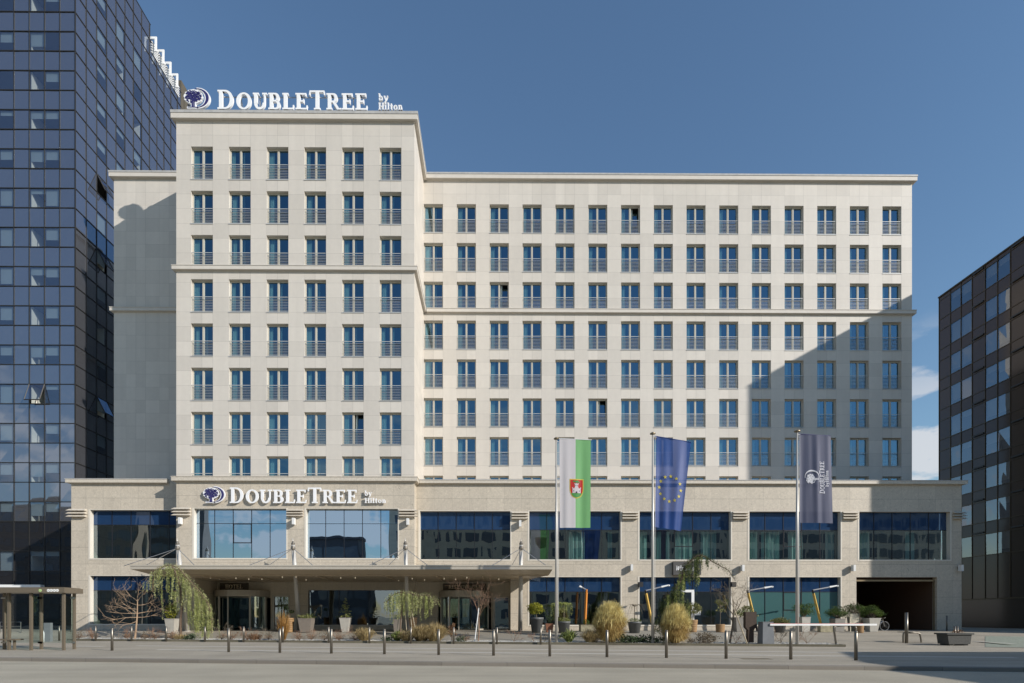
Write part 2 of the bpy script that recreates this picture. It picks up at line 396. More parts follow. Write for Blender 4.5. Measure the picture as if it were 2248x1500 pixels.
tag(mb.build('gravel', grav_m), kind='stuff')
tile_m = panel_mat('forecourt slabs', (.29,.265,.215), 0, 1.0, (), -9, 30, jw=.02, var=.08, grain=12, gamt=.15, rough=.8)
mb = MB(); 
for i in range(-34, 34, 1):
    for y0, y1 in ((36.6+j*.9, 37.5+j*.9) for j in range(-6, 5)):
        xm = i+.5
        if y0 < bedY(xm, 36)+1.9 or xm > 17 : continue
        if xm < P(440,0,40).x: continue
        mb.quad(*[(x, y, gz(x, y)+.006) for x, y in ((i,y0),(i+1,y0),(i+1,y1),(i,y1))])
tag(mb.build('forecourt_paving', tile_m), kind='structure')

# ------------------------------------------------------------------ the hotel
def wall_grid(mb, x0, x1, z0, z1, Y, holes, depth, mi=0, mr=None):
    xs = sorted({x0, x1}|{v for h in holes for v in h[:2]}); zs = sorted({z0, z1}|{v for h in holes for v in h[2:]})
    xs = [x for x in xs if x0 <= x <= x1]; zs = [z for z in zs if z0 <= z <= z1]
    for i in range(len(xs)-1):
        if xs[i+1]-xs[i] < 1e-5: continue
        for j in range(len(zs)-1):
            if zs[j+1]-zs[j] < 1e-5: continue
            xm, zm = (xs[i]+xs[i+1])/2, (zs[j]+zs[j+1])/2
            if any(h[0] < xm < h[1] and h[2] < zm < h[3] for h in holes): continue
            mb.quad((xs[i],Y,zs[j]),(xs[i+1],Y,zs[j]),(xs[i+1],Y,zs[j+1]),(xs[i],Y,zs[j+1]), mi=mi)
    mr = mi if mr is None else mr
    for a, b, c, d in holes:
        mb.quad((a,Y,c),(a,Y+depth,c),(a,Y+depth,d),(a,Y,d), mi=mr); mb.quad((b,Y,c),(b,Y,d),(b,Y+depth,d),(b,Y+depth,c), mi=mr)
        mb.quad((a,Y,d),(a,Y+depth,d),(b,Y+depth,d),(b,Y,d), mi=mr); mb.quad((a,Y,c),(b,Y,c),(b,Y+depth,c),(a,Y+depth,c), mi=mr)
hotel = empty('hotel_building', (0, YT, .45), 'cream stone city hotel with a projecting central block, a long wing and a granite base', 'hotel')
TXL, TXR = P(387, 400, YT).x, P(909.5, 400, YT).x
WXL, WXR = P(250, 500, YW).x, P(2002, 500, YW).x
BXL, BXR = P(156.5, 1100, YP).x, P(2111, 1100, YP).x
ZT = P(650, 250, YT).z; ZM = P(650, 586.5, YT).z; ZB = P(650, 1047.5, YT).z; BACK = 62.0
th = [(TX0+i*TP, TX0+i*TP+WW, TR0-j*FH, TR0-j*FH+WH) for j in range(8) for i in range(6)]
wh = [(WX0+i*WP, WX0+i*WP+WW, TR0-j*FH, TR0-j*FH+WH) for j in range(8) for i in range(15)]
RV = .27
mb = MB(); wall_grid(mb, TXL, TXR, ZB, ZT, YT, th, RV)
mb.quad((TXR,YT,ZB),(TXR,BACK,ZB),(TXR,BACK,ZT),(TXR,YT,ZT)); mb.quad((TXL,YT,ZB),(TXL,YT,ZT),(TXL,BACK,ZT),(TXL,BACK,ZB)); mb.quad((TXL,YT,ZT-.6),(TXR,YT,ZT-.6),(TXR,BACK,ZT-.6),(TXL,BACK,ZT-.6))
mb.build('wall', stone_t, hotel)
mb = MB(); wall_grid(mb, TXR, WXR, 9.0, ZT, YW, [h for h in wh if h[3] > 9.3], RV)
mb.quad((WXR,YW,9),(WXR,BACK,9),(WXR,BACK,ZT),(WXR,YW,ZT)); mb.quad((TXR,YW,ZT-.6),(WXR,YW,ZT-.6),(WXR,BACK,ZT-.6),(TXR,BACK,ZT-.6)); mb.quad((TXR,BACK,9),(WXR,BACK,9),(WXR,BACK,ZT),(TXR,BACK,ZT))
wall_grid(mb, WXL, TXL, 9.0, ZT, YW, [], 0)
mb.quad((WXL,YW,9),(WXL,YW,ZT),(WXL,BACK,ZT),(WXL,BACK,9)); mb.quad((WXL,YW,ZT-.6),(TXL,YW,ZT-.6),(TXL,BACK,ZT-.6),(WXL,BACK,ZT-.6))
mb.build('wall', stone_w, hotel)
# cornices: front strips and returns
def cornice(x0, x1, Yf, zt, h, left, right, ov=.26, cop=.2, mats=None, ret=6.0):
    m = MB()
    for (o, a, b, mi) in ((ov, zt-h, zt-cop, 0), (ov+.03, zt-cop+.003, zt, 1), (ov*.22, zt-h-.07, zt-h-.002, 0)):
        xa = x0-(o if left else 0); xb = x1+(o if right else 0)
        m.box(xa, xb, Yf-o, Yf+.12, a, b, mi)
        if left: m.box(x0-o, x0+.06, Yf+.123, Yf+ret, a, b, mi)
        if right: m.box(x1-.06, x1+o, Yf+.123, Yf+ret, a, b, mi)
    return m.build('cornice', mats or [trim, coping], hotel)
cornice(TXL, TXR, YT, ZT, .56, True, True, ret=YW-YT-.13)
cornice(TXR+.27, WXR, YW, ZT, .46, False, True, ret=10, cop=.14)
cornice(WXL, TXL-.27, YW, ZT, .46, True, False, ret=10, cop=.14)
cornice(TXL, TXR, YT, ZM, .30, True, True, cop=.04, ov=.22, ret=YW-YT-.13, mats=[trim, trim])
cornice(TXR+.27, WXR, YW, ZM, .30, False, True, cop=.04, ov=.22, ret=10, mats=[trim, trim])
cornice(WXL, TXL-.27, YW, ZM, .30, True, False, cop=.04, ov=.22, ret=10, mats=[trim, trim])

# --- french windows
def win_frame(m, mi=0):
    w, h, d = WW, WH, RV
    m.box(.004, .08, d-.05, d+.03, .004, h-.004, mi); m.box(w-.08, w-.004, d-.05, d+.03, .004, h-.004, mi)
    m.box(.081, w-.081, d-.05, d+.03, h-.10, h-.004, mi); m.box(.081, w-.081, d-.05, d+.03, .004, .09, mi)
    m.box(w/2-.072, w/2+.072, d-.06, d+.03, .091, h-.101, mi); m.box(w/2-.012, w/2+.012, d-.075, d-.061, .091, h-.101, mi)
def win_glass(m, mi=0, opn=0):
    w, h, d = WW, WH, RV
    m.quad((.08,d,.09),(w/2-.072,d,.09),(w/2-.072,d,h-.10),(.08,d,h-.10), mi=mi)
    if opn: m.quad((w/2+.072,d,.09),(w-.08,d,.09),(w-.08,d+.28,h-.13),(w/2+.072,d+.28,h-.13), mi=mi)
    else: m.quad((w/2+.072,d,.09),(w-.08,d,.09),(w-.08,d,h-.10),(w/2+.072,d,h-.10), mi=mi)
def win_rail(m, mi=0):
    w = WW
    m.box(.006, w-.006, .04, .085, 1.10, 1.14, mi)
    for k in range(8): m.box(.008, w-.008, .05, .07, .15+k*.116, .167+k*.116, mi)
    m.box(-.02, w+.02, -.035, .0, -.05, -.002, mi); m.box(.006, w-.006, .05, .16, .06, .085, mi)
def win_curtain(m, seed, mi=0):
    rd = random.Random(seed); w, h, d = WW, WH, RV+.16
    k = rd.choice((0, 0, 0, 0, 1, 1, 2))
    rg = [(.08, .08+rd.uniform(.25, .5))]
    if k == 1: rg += [(w/2+.1, w/2+rd.uniform(.15, .3))]
    if k == 2: rg = [(.08, w/2-.06), (w/2+.3, w-.06)]
    for a, b in rg:
        x = a; ph = rd.random()*6
        while x < b:
            x2 = min(b, x+.035)
            m.quad((x,d+.035*math.sin(x*70+ph),.08),(x2,d+.035*math.sin(x2*70+ph),.08),(x2,d+.035*math.sin(x2*70+ph),h-.06),(x,d+.035*math.sin(x*70+ph),h-.06), mi=mi)
            x = x2
fm, rm_ = MB(), MB(); win_frame(fm); win_rail(rm_)
protos = []
for k in range(6):
    f = MB(); f.v, f.f, f.m = list(fm.v), list(fm.f), list(fm.m)
    fo = f.build('window', frame_m); g = MB(); win_glass(g, 0, k == 5); g.build('pane', hglass, fo)
    r = MB(); r.v, r.f, r.m = list(rm_.v), list(rm_.f), list(rm_.m); r.build('railing', rail_m, fo)
    c = MB(); win_curtain(c, k*7+3); c.build('curtain', curt_m, fo); protos.append(fo)
allw = [(h[0], YT, h[2]) for h in th]+[(h[0], YW, h[2]) for h in wh if h[3] > 9.3]
allw.sort(key=lambda p: (p[1], (Vector(p)-Vector((3, 0, 12))).length))
random.seed(12); pick = [random.choice((0,1,2,3,4)) if i not in (5, 61, 92, 130) else 5 for i in range(len(allw))]
used = set(); rest = []
for i, (p, k) in enumerate(zip(allw, pick)):
    if i < 100:
        if k in used: o = copy_tree(protos[k])
        else: o = protos[k]; used.add(k)
        o.parent = hotel; o.location = Vector(p)-hotel.location
    else: rest.append((p, k))
nosill = MB(); [nosill.box(.006, WW-.006, .04, .085, 1.10, 1.14)]; [nosill.box(.008, WW-.008, .05, .07, .15+k*.116, .167+k*.116) for k in range(8)]; ns = nosill.build('railing', rail_m); nm = ns.data; bpy.data.objects.remove(ns)
for w_ in hotel.children:
    if w_.name.startswith('window') and w_.location.z+hotel.location.z < TR0-6.5*FH:
        for c_ in w_.children:
            if c_.name.startswith('railing'): c_.data = nm
m = MB()
for (p, k) in rest:
    q = MB(); win_frame(q, 0); win_rail(q, 1); win_glass(q, 2, k == 5); win_curtain(q, k*7+3, 3); n = len(m.v)
    m.v += [(v[0]+p[0], v[1]+p[1], v[2]+p[2]) for v in q.v]; m.f += [tuple(i+n for i in f) for f in q.f]; m.m += q.m
tag(m.build('windows', [frame_m, rail_m, hglass, curt_m], hotel), kind='stuff')
# rooms behind: slabs, party walls, back wall
m = MB()
for Y, hs, n in ((YT, TX0, 6), (YW, WX0, 15)):
    xa, xb = (TXL+.3, TXR-.3) if n == 6 else (TXR+.3, WXR-.3); step = TP if n == 6 else WP
    m.quad((xa,Y+4,9),(xb,Y+4,9),(xb,Y+4,ZT-1),(xa,Y+4,ZT-1))
    for j in range(9):
        z = TR0-j*FH+WH+.25
        m.box(xa, xb, Y+RV+.12, Y+4, z, z+.3)
    for i in range(n+1):
        x = hs+i*step-(step-WW)/2; m.box(x-.08, x+.08, Y+RV+.12, Y+4, 9, ZT-1)
m.build('interior', room_m, hotel)

# --- granite base
bays_t = [(425, 629.5), (671, 874.5)]
bays_r = [(921, 1121.5), (1161, 1363.5), (1403, 1605.5), (1644, 1846.5), (1885, 2087)]
zU0, zU1 = P(1200, 1228.5, YP).z, P(1200, 1122.5, YP).z
zL0, zL1 = P(1200, 1372, YP).z, P(1200, 1267, YP).z
zT0, zT1 = P(650, 1225.5, YT).z, P(650, 1117, YT).z
ZP = P(1300, 1055, YP).z
X = lambda px, Y: P(px, 1200, Y).x
GR = .42
RXL, RXR = X(427, YT), X(1121, YP); ZR = 4.62
ht = [(X(a, YT), X(b, YT), zT0, zT1) for a, b in bays_t]
m = MB(); wall_grid(m, TXL, TXR, .3, ZB, YT, ht+[(RXL, TXR, .3, ZR)], GR)
m.quad((TXR,YT,ZR),(TXR,YP,ZR),(TXR,YP,ZB),(TXR,YT,ZB))
hl = [(X(197, YP), TXL+.15, P(300, 1226, YP).z, P(300, 1120, YP).z), (X(197, YP), TXL+.15, P(300, 1370, YP).z, P(300, 1264.5, YP).z)]
wall_grid(m, BXL, TXL+.15, .3, ZP, YP, hl, GR)
m.quad((BXL,YP,.3),(BXL,YP,ZP),(BXL,BACK,ZP),(BXL,BACK,.3))
hr = [(X(a, YP), X(b, YP), zU0, zU1) for a, b in bays_r]+[(X(a, YP), X(b, YP), zL0, zL1) for a, b in bays_r[1:4]]
gar = (X(1880, YP), X(2057, YP), .3, zL1)
wall_grid(m, TXR, BXR, .3, ZP, YP, hr+[gar, (TXR, RXR, .3, ZR)], GR)
m.quad((BXR,YP,.3),(BXR,BACK,.3),(BXR,BACK,ZP),(BXR,YP,ZP))
m.quad((BXL,YP,ZP-.4),(TXL,YP,ZP-.4),(TXL,BACK,ZP-.4),(BXL,BACK,ZP-.4)); m.quad((TXR,YP,ZP-.4),(BXR,YP,ZP-.4),(BXR,BACK,ZP-.4),(TXR,BACK,ZP-.4))
m.quad((TXL,YT,ZB-.05),(TXR,YT,ZB-.05),(TXR,YP+1,ZB-.05),(TXL,YP+1,ZB-.05))
m.build('base_wall', granite, hotel)
gtrim = mat('granite moulding', (.56,.505,.42), .5, nscale=8, namt=.15)
cap_m = mat('thin pale coping', (.55,.52,.46), .5)
cornice(TXL, TXR, YT, ZB, .32, True, True, cop=.05, ov=.24, mats=[gtrim, gtrim], ret=YP-YT+.02)
cornice(TXR+.27, BXR, YP, ZP, .27, False, True, cop=.05, ov=.26, ret=8, mats=[gtrim, coping])
cornice(BXL, X(371, YP), YP, P(300, 1052.5, YP).z, .30, True, False, cop=.05, ov=.26, ret=8, mats=[gtrim, coping])
# recessed entrance wall
m = MB()
lw = (X(677, YR), X(878, YR), P(800, 1372, YR).z, P(800, 1296, YR).z)
d1 = (X(598, YR), X(636, YR), .5, P(600, 1307, YR).z); d2 = (X(1082, YR), X(1118, YR), .5, P(1100, 1310, YR).z)
v1 = (X(452, YR), X(594, YR), .5, P(500, 1299, YR).z); v2 = (X(962, YR), X(1078, YR), .5, P(1000, 1300, YR).z)
wall_grid(m, RXL-1, RXR+.6, .4, 4.4, YR, [lw, d1, d2, v1, v2], .25)
m.quad((RXR,YP+GR,.4),(RXR,YR,.4),(RXR,YR,4.4),(RXR,YP+GR,4.4)); m.quad((RXL,YT+GR,.4),(RXL,YR,.4),(RXL,YR,4.4),(RXL,YT+GR,4.4))
m.build('entrance_wall', granite_d, hotel)
m = MB(); m.quad((RXL,YT,.51),(RXR,YT,.51),(RXR,YR+.2,.51),(RXL,YR+.2,.51)); m.build('entrance_floor', tile_m, hotel)
m = MB(); m.quad((BXL+.1,YP+9,.4),(BXR-.1,YP+9,.4),(BXR-.1,YP+9,9.9),(BXL+.1,YP+9,9.9)); 
m.box(BXL+.2, X(423,YP), YP+GR+.15, YP+9, 4.9, 5.4); m.box(TXL+.3, RXR, YR+.3, YP+9, 4.5, 5.0); m.box(RXR+.1, BXR-.2, YP+GR+.15, YP+9, 4.75, 5.25)
m.quad((BXL+.1,YP+GR,.52),(RXL,YP+GR,.52),(RXL,YP+9,.52),(BXL+.1,YP+9,.52)); m.quad((RXR+.1,YP+GR,.52),(gar[0]-.3,YP+GR,.52),(gar[0]-.3,YP+9,.52),(RXR+.1,YP+9,.52)); m.quad((RXL,YR+.26,.53),(RXR,YR+.26,.53),(RXR,YP+9,.53),(RXL,YP+9,.53))
for px in (1383, 1625, 1866): m.box(X(px,YP)-.2, X(px,YP)+.2, YP+1.2, YP+9, .52, 9.9)
m.build('interior', dark_m, hotel)
# garage opening
gm = mat('dark garage', (.09,.05,.03), .8)
m = MB(); a, b, c, d = gar
m.quad((a,YP+GR,.5),(a,YP+12,.5),(a,YP+12,d),(a,YP+GR,d)); m.quad((b,YP+GR,.5),(b,YP+12,.5),(b,YP+12,d),(b,YP+GR,d)); m.quad((a,YP+8.9,.5),(b,YP+8.9,.5),(b,YP+8.9,d),(a,YP+8.9,d)); m.quad((a,YP+GR,d),(b,YP+GR,d),(b,YP+12,d),(a,YP+12,d)); 
m.build('garage_interior', gm, hotel)
m = MB(); m.box(a+.01, b-.0, YP+.2, YP+.3, d-.30, d-.18); m.box(b-.06, b-.005, YP+.2, YP+.3, .5, d-.301)
m.build('garage_frame', mat('bronze frame', (.25,.19,.11), .4, .3), hotel)
# display windows: pale frame, thin bars, a blue band above
surf_m = mat('pale stone window surround', (.66,.61,.52), .5)
def display(x0, x1, z0, z1, Y, cols, zt, g, top=None, sash=None, teal=False, cur=None):
    m = MB(); t = .09
    m.box(x0-.09, x0+.035, Y-.015, Y+GR-.06, z0-.10, z1+.04); m.box(x1-.035, x1+.05, Y-.015, Y+GR-.06, z0-.10, z1+.04)
    m.box(x0+.036, x1-.036, Y-.03, Y+GR-.06, z0-.10, z0+.0); m.box(x0+.036, x1-.036, Y-.012, Y+.05, z1, z1+.04)
    w = m.build('display_window', surf_m, hotel)
    gp = MB(); yy = Y+GR-.05
    if top:
        gp.quad((x0,yy,z0),(x1,yy,z0),(x1,yy,zt),(x0,yy,zt), mi=0); gp.quad((x0,yy,zt),(x1,yy,zt),(x1,yy,z1),(x0,yy,z1), mi=1)
    else: gp.quad((x0,yy,z0),(x1,yy,z0),(x1,yy,z1),(x0,yy,z1), mi=0)
    gp.build('pane', [g, top or g], w)
    b = MB()
    for i in range(1, cols): 
        x = x0+(x1-x0)*i/cols; b.box(x-.018, x+.018, yy-.03, yy+.05, z0, z1)
    b.box(x0, x1, yy-.025, yy+.045, zt-.018, zt+.018)
    if sash is not None:
        xa, xb = x0+(x1-x0)*sash/cols, x0+(x1-x0)*(sash+1)/cols; zm = z0+(zt-z0)*.45
        for (p, q, r, s_) in ((xa,xb,zm-.03,zm+.03),(xa,xb,zt-.06,zt+.0),(xa,xa+.05,zm,zt),(xb-.05,xb,zm,zt)): b.box(p, q, yy-.04, yy+.03, r, s_)
    b.build('glazing_bar', metal_d, w)
    if cur:
        c = MB(); rd = random.Random(int(x0*10))
        for (ca, cb) in cur:
            x = x0+(x1-x0)*ca; e = x0+(x1-x0)*cb; ph = rd.random()*6; fr = rd.uniform(14, 22)
            while x < e:
                x2 = x+.05; f = lambda q: yy+.55+.09*math.sin(q*fr+ph)+.05*math.sin(q*fr*2.3)
                c.quad((x,f(x),z0),(x2,f(x2),z0),(x2,f(x2),zt-.05 if top else z1),(x,f(x),zt-.05 if top else z1)); x = x2
        c.build('curtain', teal_m, w)
    return w
teal_m = mat('teal grey curtain', (.62,.80,.76), .9)
ztU = P(1200, 1162, YP).z; ztT = P(650, 1148, YT).z; ztL = P(1200, 1299, YP).z
display(*ht[0], YT, 5, ztT, bglass_sky, sash=2); display(*ht[1], YT, 5, ztT, bglass_sky, sash=None)
display(*hl[0], YP, 5, P(300, 1151, YP).z, bglass, top=trans_m); display(*hl[1], YP, 5, P(300, 1296, YP).z, bglass, top=trans_m)
curs = [None, [(.45,.62),(.88,.93)], [(.0,.12),(.2,.27),(.33,.37),(.42,.62),(.72,.88)], [(.0,.14),(.2,.4),(.5,.64),(.9,1)], [(.05,.2),(.6,.7)]]
for i, h in enumerate(hr[:5]): display(*h, YP, 5 if i != 1 else 5, ztU, bglass, top=trans_m, sash=2 if i in (2, 3) else None, cur=curs[i])
frost = glass('frosted teal glass', (.6,.8,.85), None, .12, rough=.15, diff=(.055,.13,.13))
for i, h in enumerate(hr[5:8]): display(*h, YP, 5, ztL, frost if i == 2 else bglass, top=trans_m, sash=2 if i == 2 else None)
# lobby window, doors
m = MB(); a, b, c, d = lw
m.box(a-.06, b+.06, YR-.04, YR+.1, c-.1, c); m.box(a-.06, a, YR-.04, YR+.1, c, d); m.box(b, b+.06, YR-.04, YR+.1, c, d); m.box(a-.06, b+.06, YR-.04, YR+.1, d, d+.05)
w = m.build('lobby_window', gtrim, hotel)
g = MB(); g.quad((a,YR+.15,c),(b,YR+.15,c),(b,YR+.15,d),(a,YR+.15,d)); g.build('pane', bglass, w)
g = MB(); [g.box(a+(b-a)*t-.02, a+(b-a)*t+.02, YR+.12, YR+.2, c, d) for t in (.33, .66)]; g.build('glazing_bar', metal_d, w)
bronze = mat('champagne aluminium', (.42,.385,.32), .4, .4)
for (a, b, c, d) in (d1, d2):
    m = MB(); m.box(a, a+.16, YR-.05, YR+.12, c, d-.1); m.box(b-.07, b, YR-.05, YR+.12, c, d-.1); m.box(a, b, YR-.05, YR+.12, d-.12, d); m.box(a+.16, b-.07, YR, YR+.1, c, c+.12)
    w = m.build('door', bronze, hotel); g = MB(); g.quad((a+.16,YR+.05,c+.1),(b-.07,YR+.05,c+.1),(b-.07,YR+.05,d-.1),(a+.16,YR+.05,d-.1)); g.build('pane', bglass, w)
    g = MB(); g.tube([(b-.25,YR-.05,1.4),(b-.25,YR-.05,1.9)], .02, 6); g.build('handle', steel, w)
def revolving(v, lab):
    a, b, c, d = v; cx = (a+b)/2; r = (b-a)/2-.12; h0 = d-.5; cy = YR+.25
    m = MB(); n = 28
    pr = [(r+.1, h0), (r+.1, d-.02), (r-.25, d-.02)]
    m.lathe((cx, cy), [(r+.1, h0), (r+.12, h0+.1), (r+.1, d-.02)], 40); w = m.build('revolving_door', bronze, hotel)
    p = MB(); g = MB(); lf = MB()
    for ang in (200, 235, 305, 340):
        x, y = cx+r*math.cos(R(ang)), cy+r*math.sin(R(ang)); p = MB(); p.box(x-.06, x+.06, y-.06, y+.06, .51, h0+.01); p.build('post', bronze, w)
    for s0, s1 in ((200, 235), (305, 340)):
        for k in range(8):
            u, t = R(s0+(s1-s0)*k/8), R(s0+(s1-s0)*(k+1)/8)
            g.quad((cx+r*math.cos(u),cy+r*math.sin(u),.55),(cx+r*math.cos(t),cy+r*math.sin(t),.55),(cx+r*math.cos(t),cy+r*math.sin(t),h0),(cx+r*math.cos(u),cy+r*math.sin(u),h0))
        k0, k1 = R(s0), R(s1)
    for ang in (258, 348, 78, 168):
        x, y = cx+(r-.1)*math.cos(R(ang)), cy+(r-.1)*math.sin(R(ang))
        p = MB(); p.box(x-.04, x+.04, y-.04, y+.04, .51, h0); p.build('post', bronze, w); lf.quad((cx,cy,.55),(x,y,.55),(x,y,h0),(cx,cy,h0))
    p = MB()
    for q in range(24):
        u, t = R(200+140*q/24), R(200+140*(q+1)/24)
        if 235 < 200+140*q/24+3 < 305: continue
        p.quad(*[(cx+(r+o)*math.cos(k), cy+(r+o)*math.sin(k), z) for k, o, z in ((u,.03,.51),(t,.03,.51),(t,.03,.62),(u,.03,.62))])
    p.build('floor_ring', bronze, w)
    for hh in (0, 1):
        g2 = MB(); g2.v = g.v[hh*32:hh*32+32]; g2.f = [tuple(range(k*4, k*4+4)) for k in range(8)]; g2.m = [0]*8; g2.build('curved_pane', bglass, w)
    lf.build('door_leaf', bglass, w)
revolving((X(473, YR), X(594, YR), .5, P(500, 1297, YR).z), ''); revolving((X(963, YR), X(1078, YR), .5, P(1000, 1298, YR).z), '')
m = MB(); a, b = X(452, YR), X(474, YR); m.quad((a,YR+.1,.55),(b,YR+.1,.55),(b,YR+.1,v1[3]-.4),(a,YR+.1,v1[3]-.4)); m.build('side_pane', bglass, hotel)
m = MB(); m.box(X(452,YR), X(594,YR), YR+.0, YR+.25, v1[3]-.5, v1[3]); m.box(X(962,YR), X(1078,YR), YR, YR+.25, v2[3]-.5, v2[3]); m.build('door_lintel', bronze, hotel)
# stepped capitals on the piers
def capital(x0, x1, Y, zt, zb, el_, er):
    m = MB(); n = 3; h = (zt-zb)/3
    for k in range(n):
        z1 = zt-k*h; z0 = z1-h*.62; o1 = .26; o0 = .10
        a0, b0 = x0-(o0 if el_ else 0), x1+(o0 if er else 0); a1, b1 = x0-(o1 if el_ else -.0), x1+(o1 if er else 0)
        v = [(a0,Y-o0,z1),(b0,Y-o0,z1),(b1,Y-o1,z0),(a1,Y-o1,z0),(a0,Y+.02,z1),(b0,Y+.02,z1),(b1,Y+.02,z0),(a1,Y+.02,z0)]
        nn = len(m.v); m.v += v
        for f in ((0,1,2,3),(4,5,1,0),(3,2,6,7),(0,3,7,4),(1,5,6,2)): m.f.append(tuple(nn+i for i in f)); m.m.append(0)
    m.build('capital', gtrim, hotel)
capital(BXL, X(190, YP), YP, P(170, 1118, YP).z, P(170, 1138, YP).z, True, False)
capital(TXL, X(419, YT), YT, P(400, 1115, YT).z, P(400, 1135, YT).z, True, False)
capital(X(630.5, YT), X(666, YT), YT, P(650, 1119, YT).z, P(650, 1136, YT).z, False, False)
capital(X(876.5, YT), TXR, YT, P(890, 1119, YT).z, P(890, 1137, YT).z, False, True)
for (a, b), er in (((1123, 1159), 0), ((1365.5, 1400.5), 0), ((1607.5, 1641.5), 0), ((1848.5, 1882.5), 0), ((2091, 2111), 1)):
    capital(X(a, YP), (BXR if er else X(b, YP)), YP, P(a, 1124, YP).z, P(a, 1142, YP).z, False, bool(er))
# canopy with masts and stays
YC = 36.0
zf, zk, zb_ = P(700, 1250, YC).z, P(700, 1262.5, 38.3).z, 4.27; zt_ = zf+.24
xl, xr, xr2 = P(286, 1247, YC).x, P(1213, 1247, YC).x, P(1162, 1277, YR).x
m = MB()
def ring(xa, y, z, xb): return [(xa, y, z), (xb, y, z)]
st = [(YC, xl, xr, zf, zt_), (38.4, xl, xr, zk, zt_+.02), (41.6, xl, xr2+.05, zk-.03, zt_+.02), (44.05, xl, xr2, zb_, zt_+.02)]
for (y0, a0, b0, c0, d0), (y1, a1, b1, c1, d1_) in zip(st, st[1:]):
    m.quad((a0,y0,c0),(b0,y0,c0),(b1,y1,c1),(a1,y1,c1), mi=0); m.quad((a0,y0,d0),(a1,y1,d1_),(b1,y1,d1_),(b0,y0,d0), mi=1)
    m.quad((a0,y0,c0),(a1,y1,c1),(a1,y1,d1_),(a0,y0,d0), mi=1); m.quad((b0,y0,c0),(b0,y0,d0),(b1,y1,d1_),(b1,y1,c1), mi=1)
m.quad((xl,YC,zf),(xl,YC,zt_),(xr,YC,zt_),(xr,YC,zf), mi=1)
m.box(xl, xr, YC-.03, YC-.002, zt_-.05, zt_+.03, 1); m.box(xl, xr, 38.3, 38.42, zk-.05, zk-.003, 0)
for px in (455, 560, 700, 850, 960, 1060): 
    x = P(px, 1265, 39).x; m.box(x-.03, x+.03, 38.42, 44, zb_-.02, zk-.034, 0)
can = m.build('canopy', [mat('soffit tinted by bounce', (.56,.46,.33), .5, .1), canopy_m], hotel)  # brown of bounced light is put into the soffit colour
m = MB(); random.seed(3)
for px in (462, 482, 518, 546, 575, 620, 650, 672, 748, 780, 875, 905, 932, 975, 1000, 1025, 1095, 1128):
    y = random.uniform(39.2, 42.8); x = P(px, 1268, y).x; m.lathe((x, y), [(.035, zb_-.02), (.04, zk-.03)], 8)
em = mat('lit downlight', (.9,.85,.7), .5); em.node_tree.nodes['Principled BSDF'].inputs['Emission Color'].default_value = (1,.85,.6,1); em.node_tree.nodes['Principled BSDF'].inputs['Emission Strength'].default_value = .25
m.build('downlight', em, can)
mast_m = mat('light grey painted steel', (.50,.48,.44), .35, .2)
for px0, px1 in ((390, 412), (643, 657.5), (893, 896), (1142, 1142)):
    base = P(px1, 1383, YP-1.3); top = P(px0, 1196, YP-2.6)
    base.z = .45; top = Vector((base.x, top.y, P(px0, 1196, YP-2.6).z)) if True else top
    base.x = top.x = P(px1, 1383, base.y).x
    m = MB(); m.tube([base, top], [.16, .13], 14); m.tube([top, top+Vector((0,-.05,.45))], [.05, .012], 8); m.tube([base+Vector((0,0,.0)), base+Vector((0,0,.06))], [.26, .26], 12)
    ma = m.build('mast', mast_m, hotel, True); m = MB()
    head = top-Vector((0, 0, .35)); m.lathe((head.x, head.y), [(.15, head.z), (.17, head.z+.12), (.1, head.z+.3), (.14, head.z+.42), (.05, head.z+.6)], 10); m.build('mast_head', mat('weathered steel', (.2,.18,.15), .5, .6), ma)
    m = MB()
    for dx, y, in ((-2.1, YC+.6), (-.75, YC+.6), (1.9, YC+2.0)):
        m.tube([head+Vector((0,0,.1)), (head.x+dx, y, zt_+.02)], .022, 6)
    m.build('stay_cable', steel, ma)
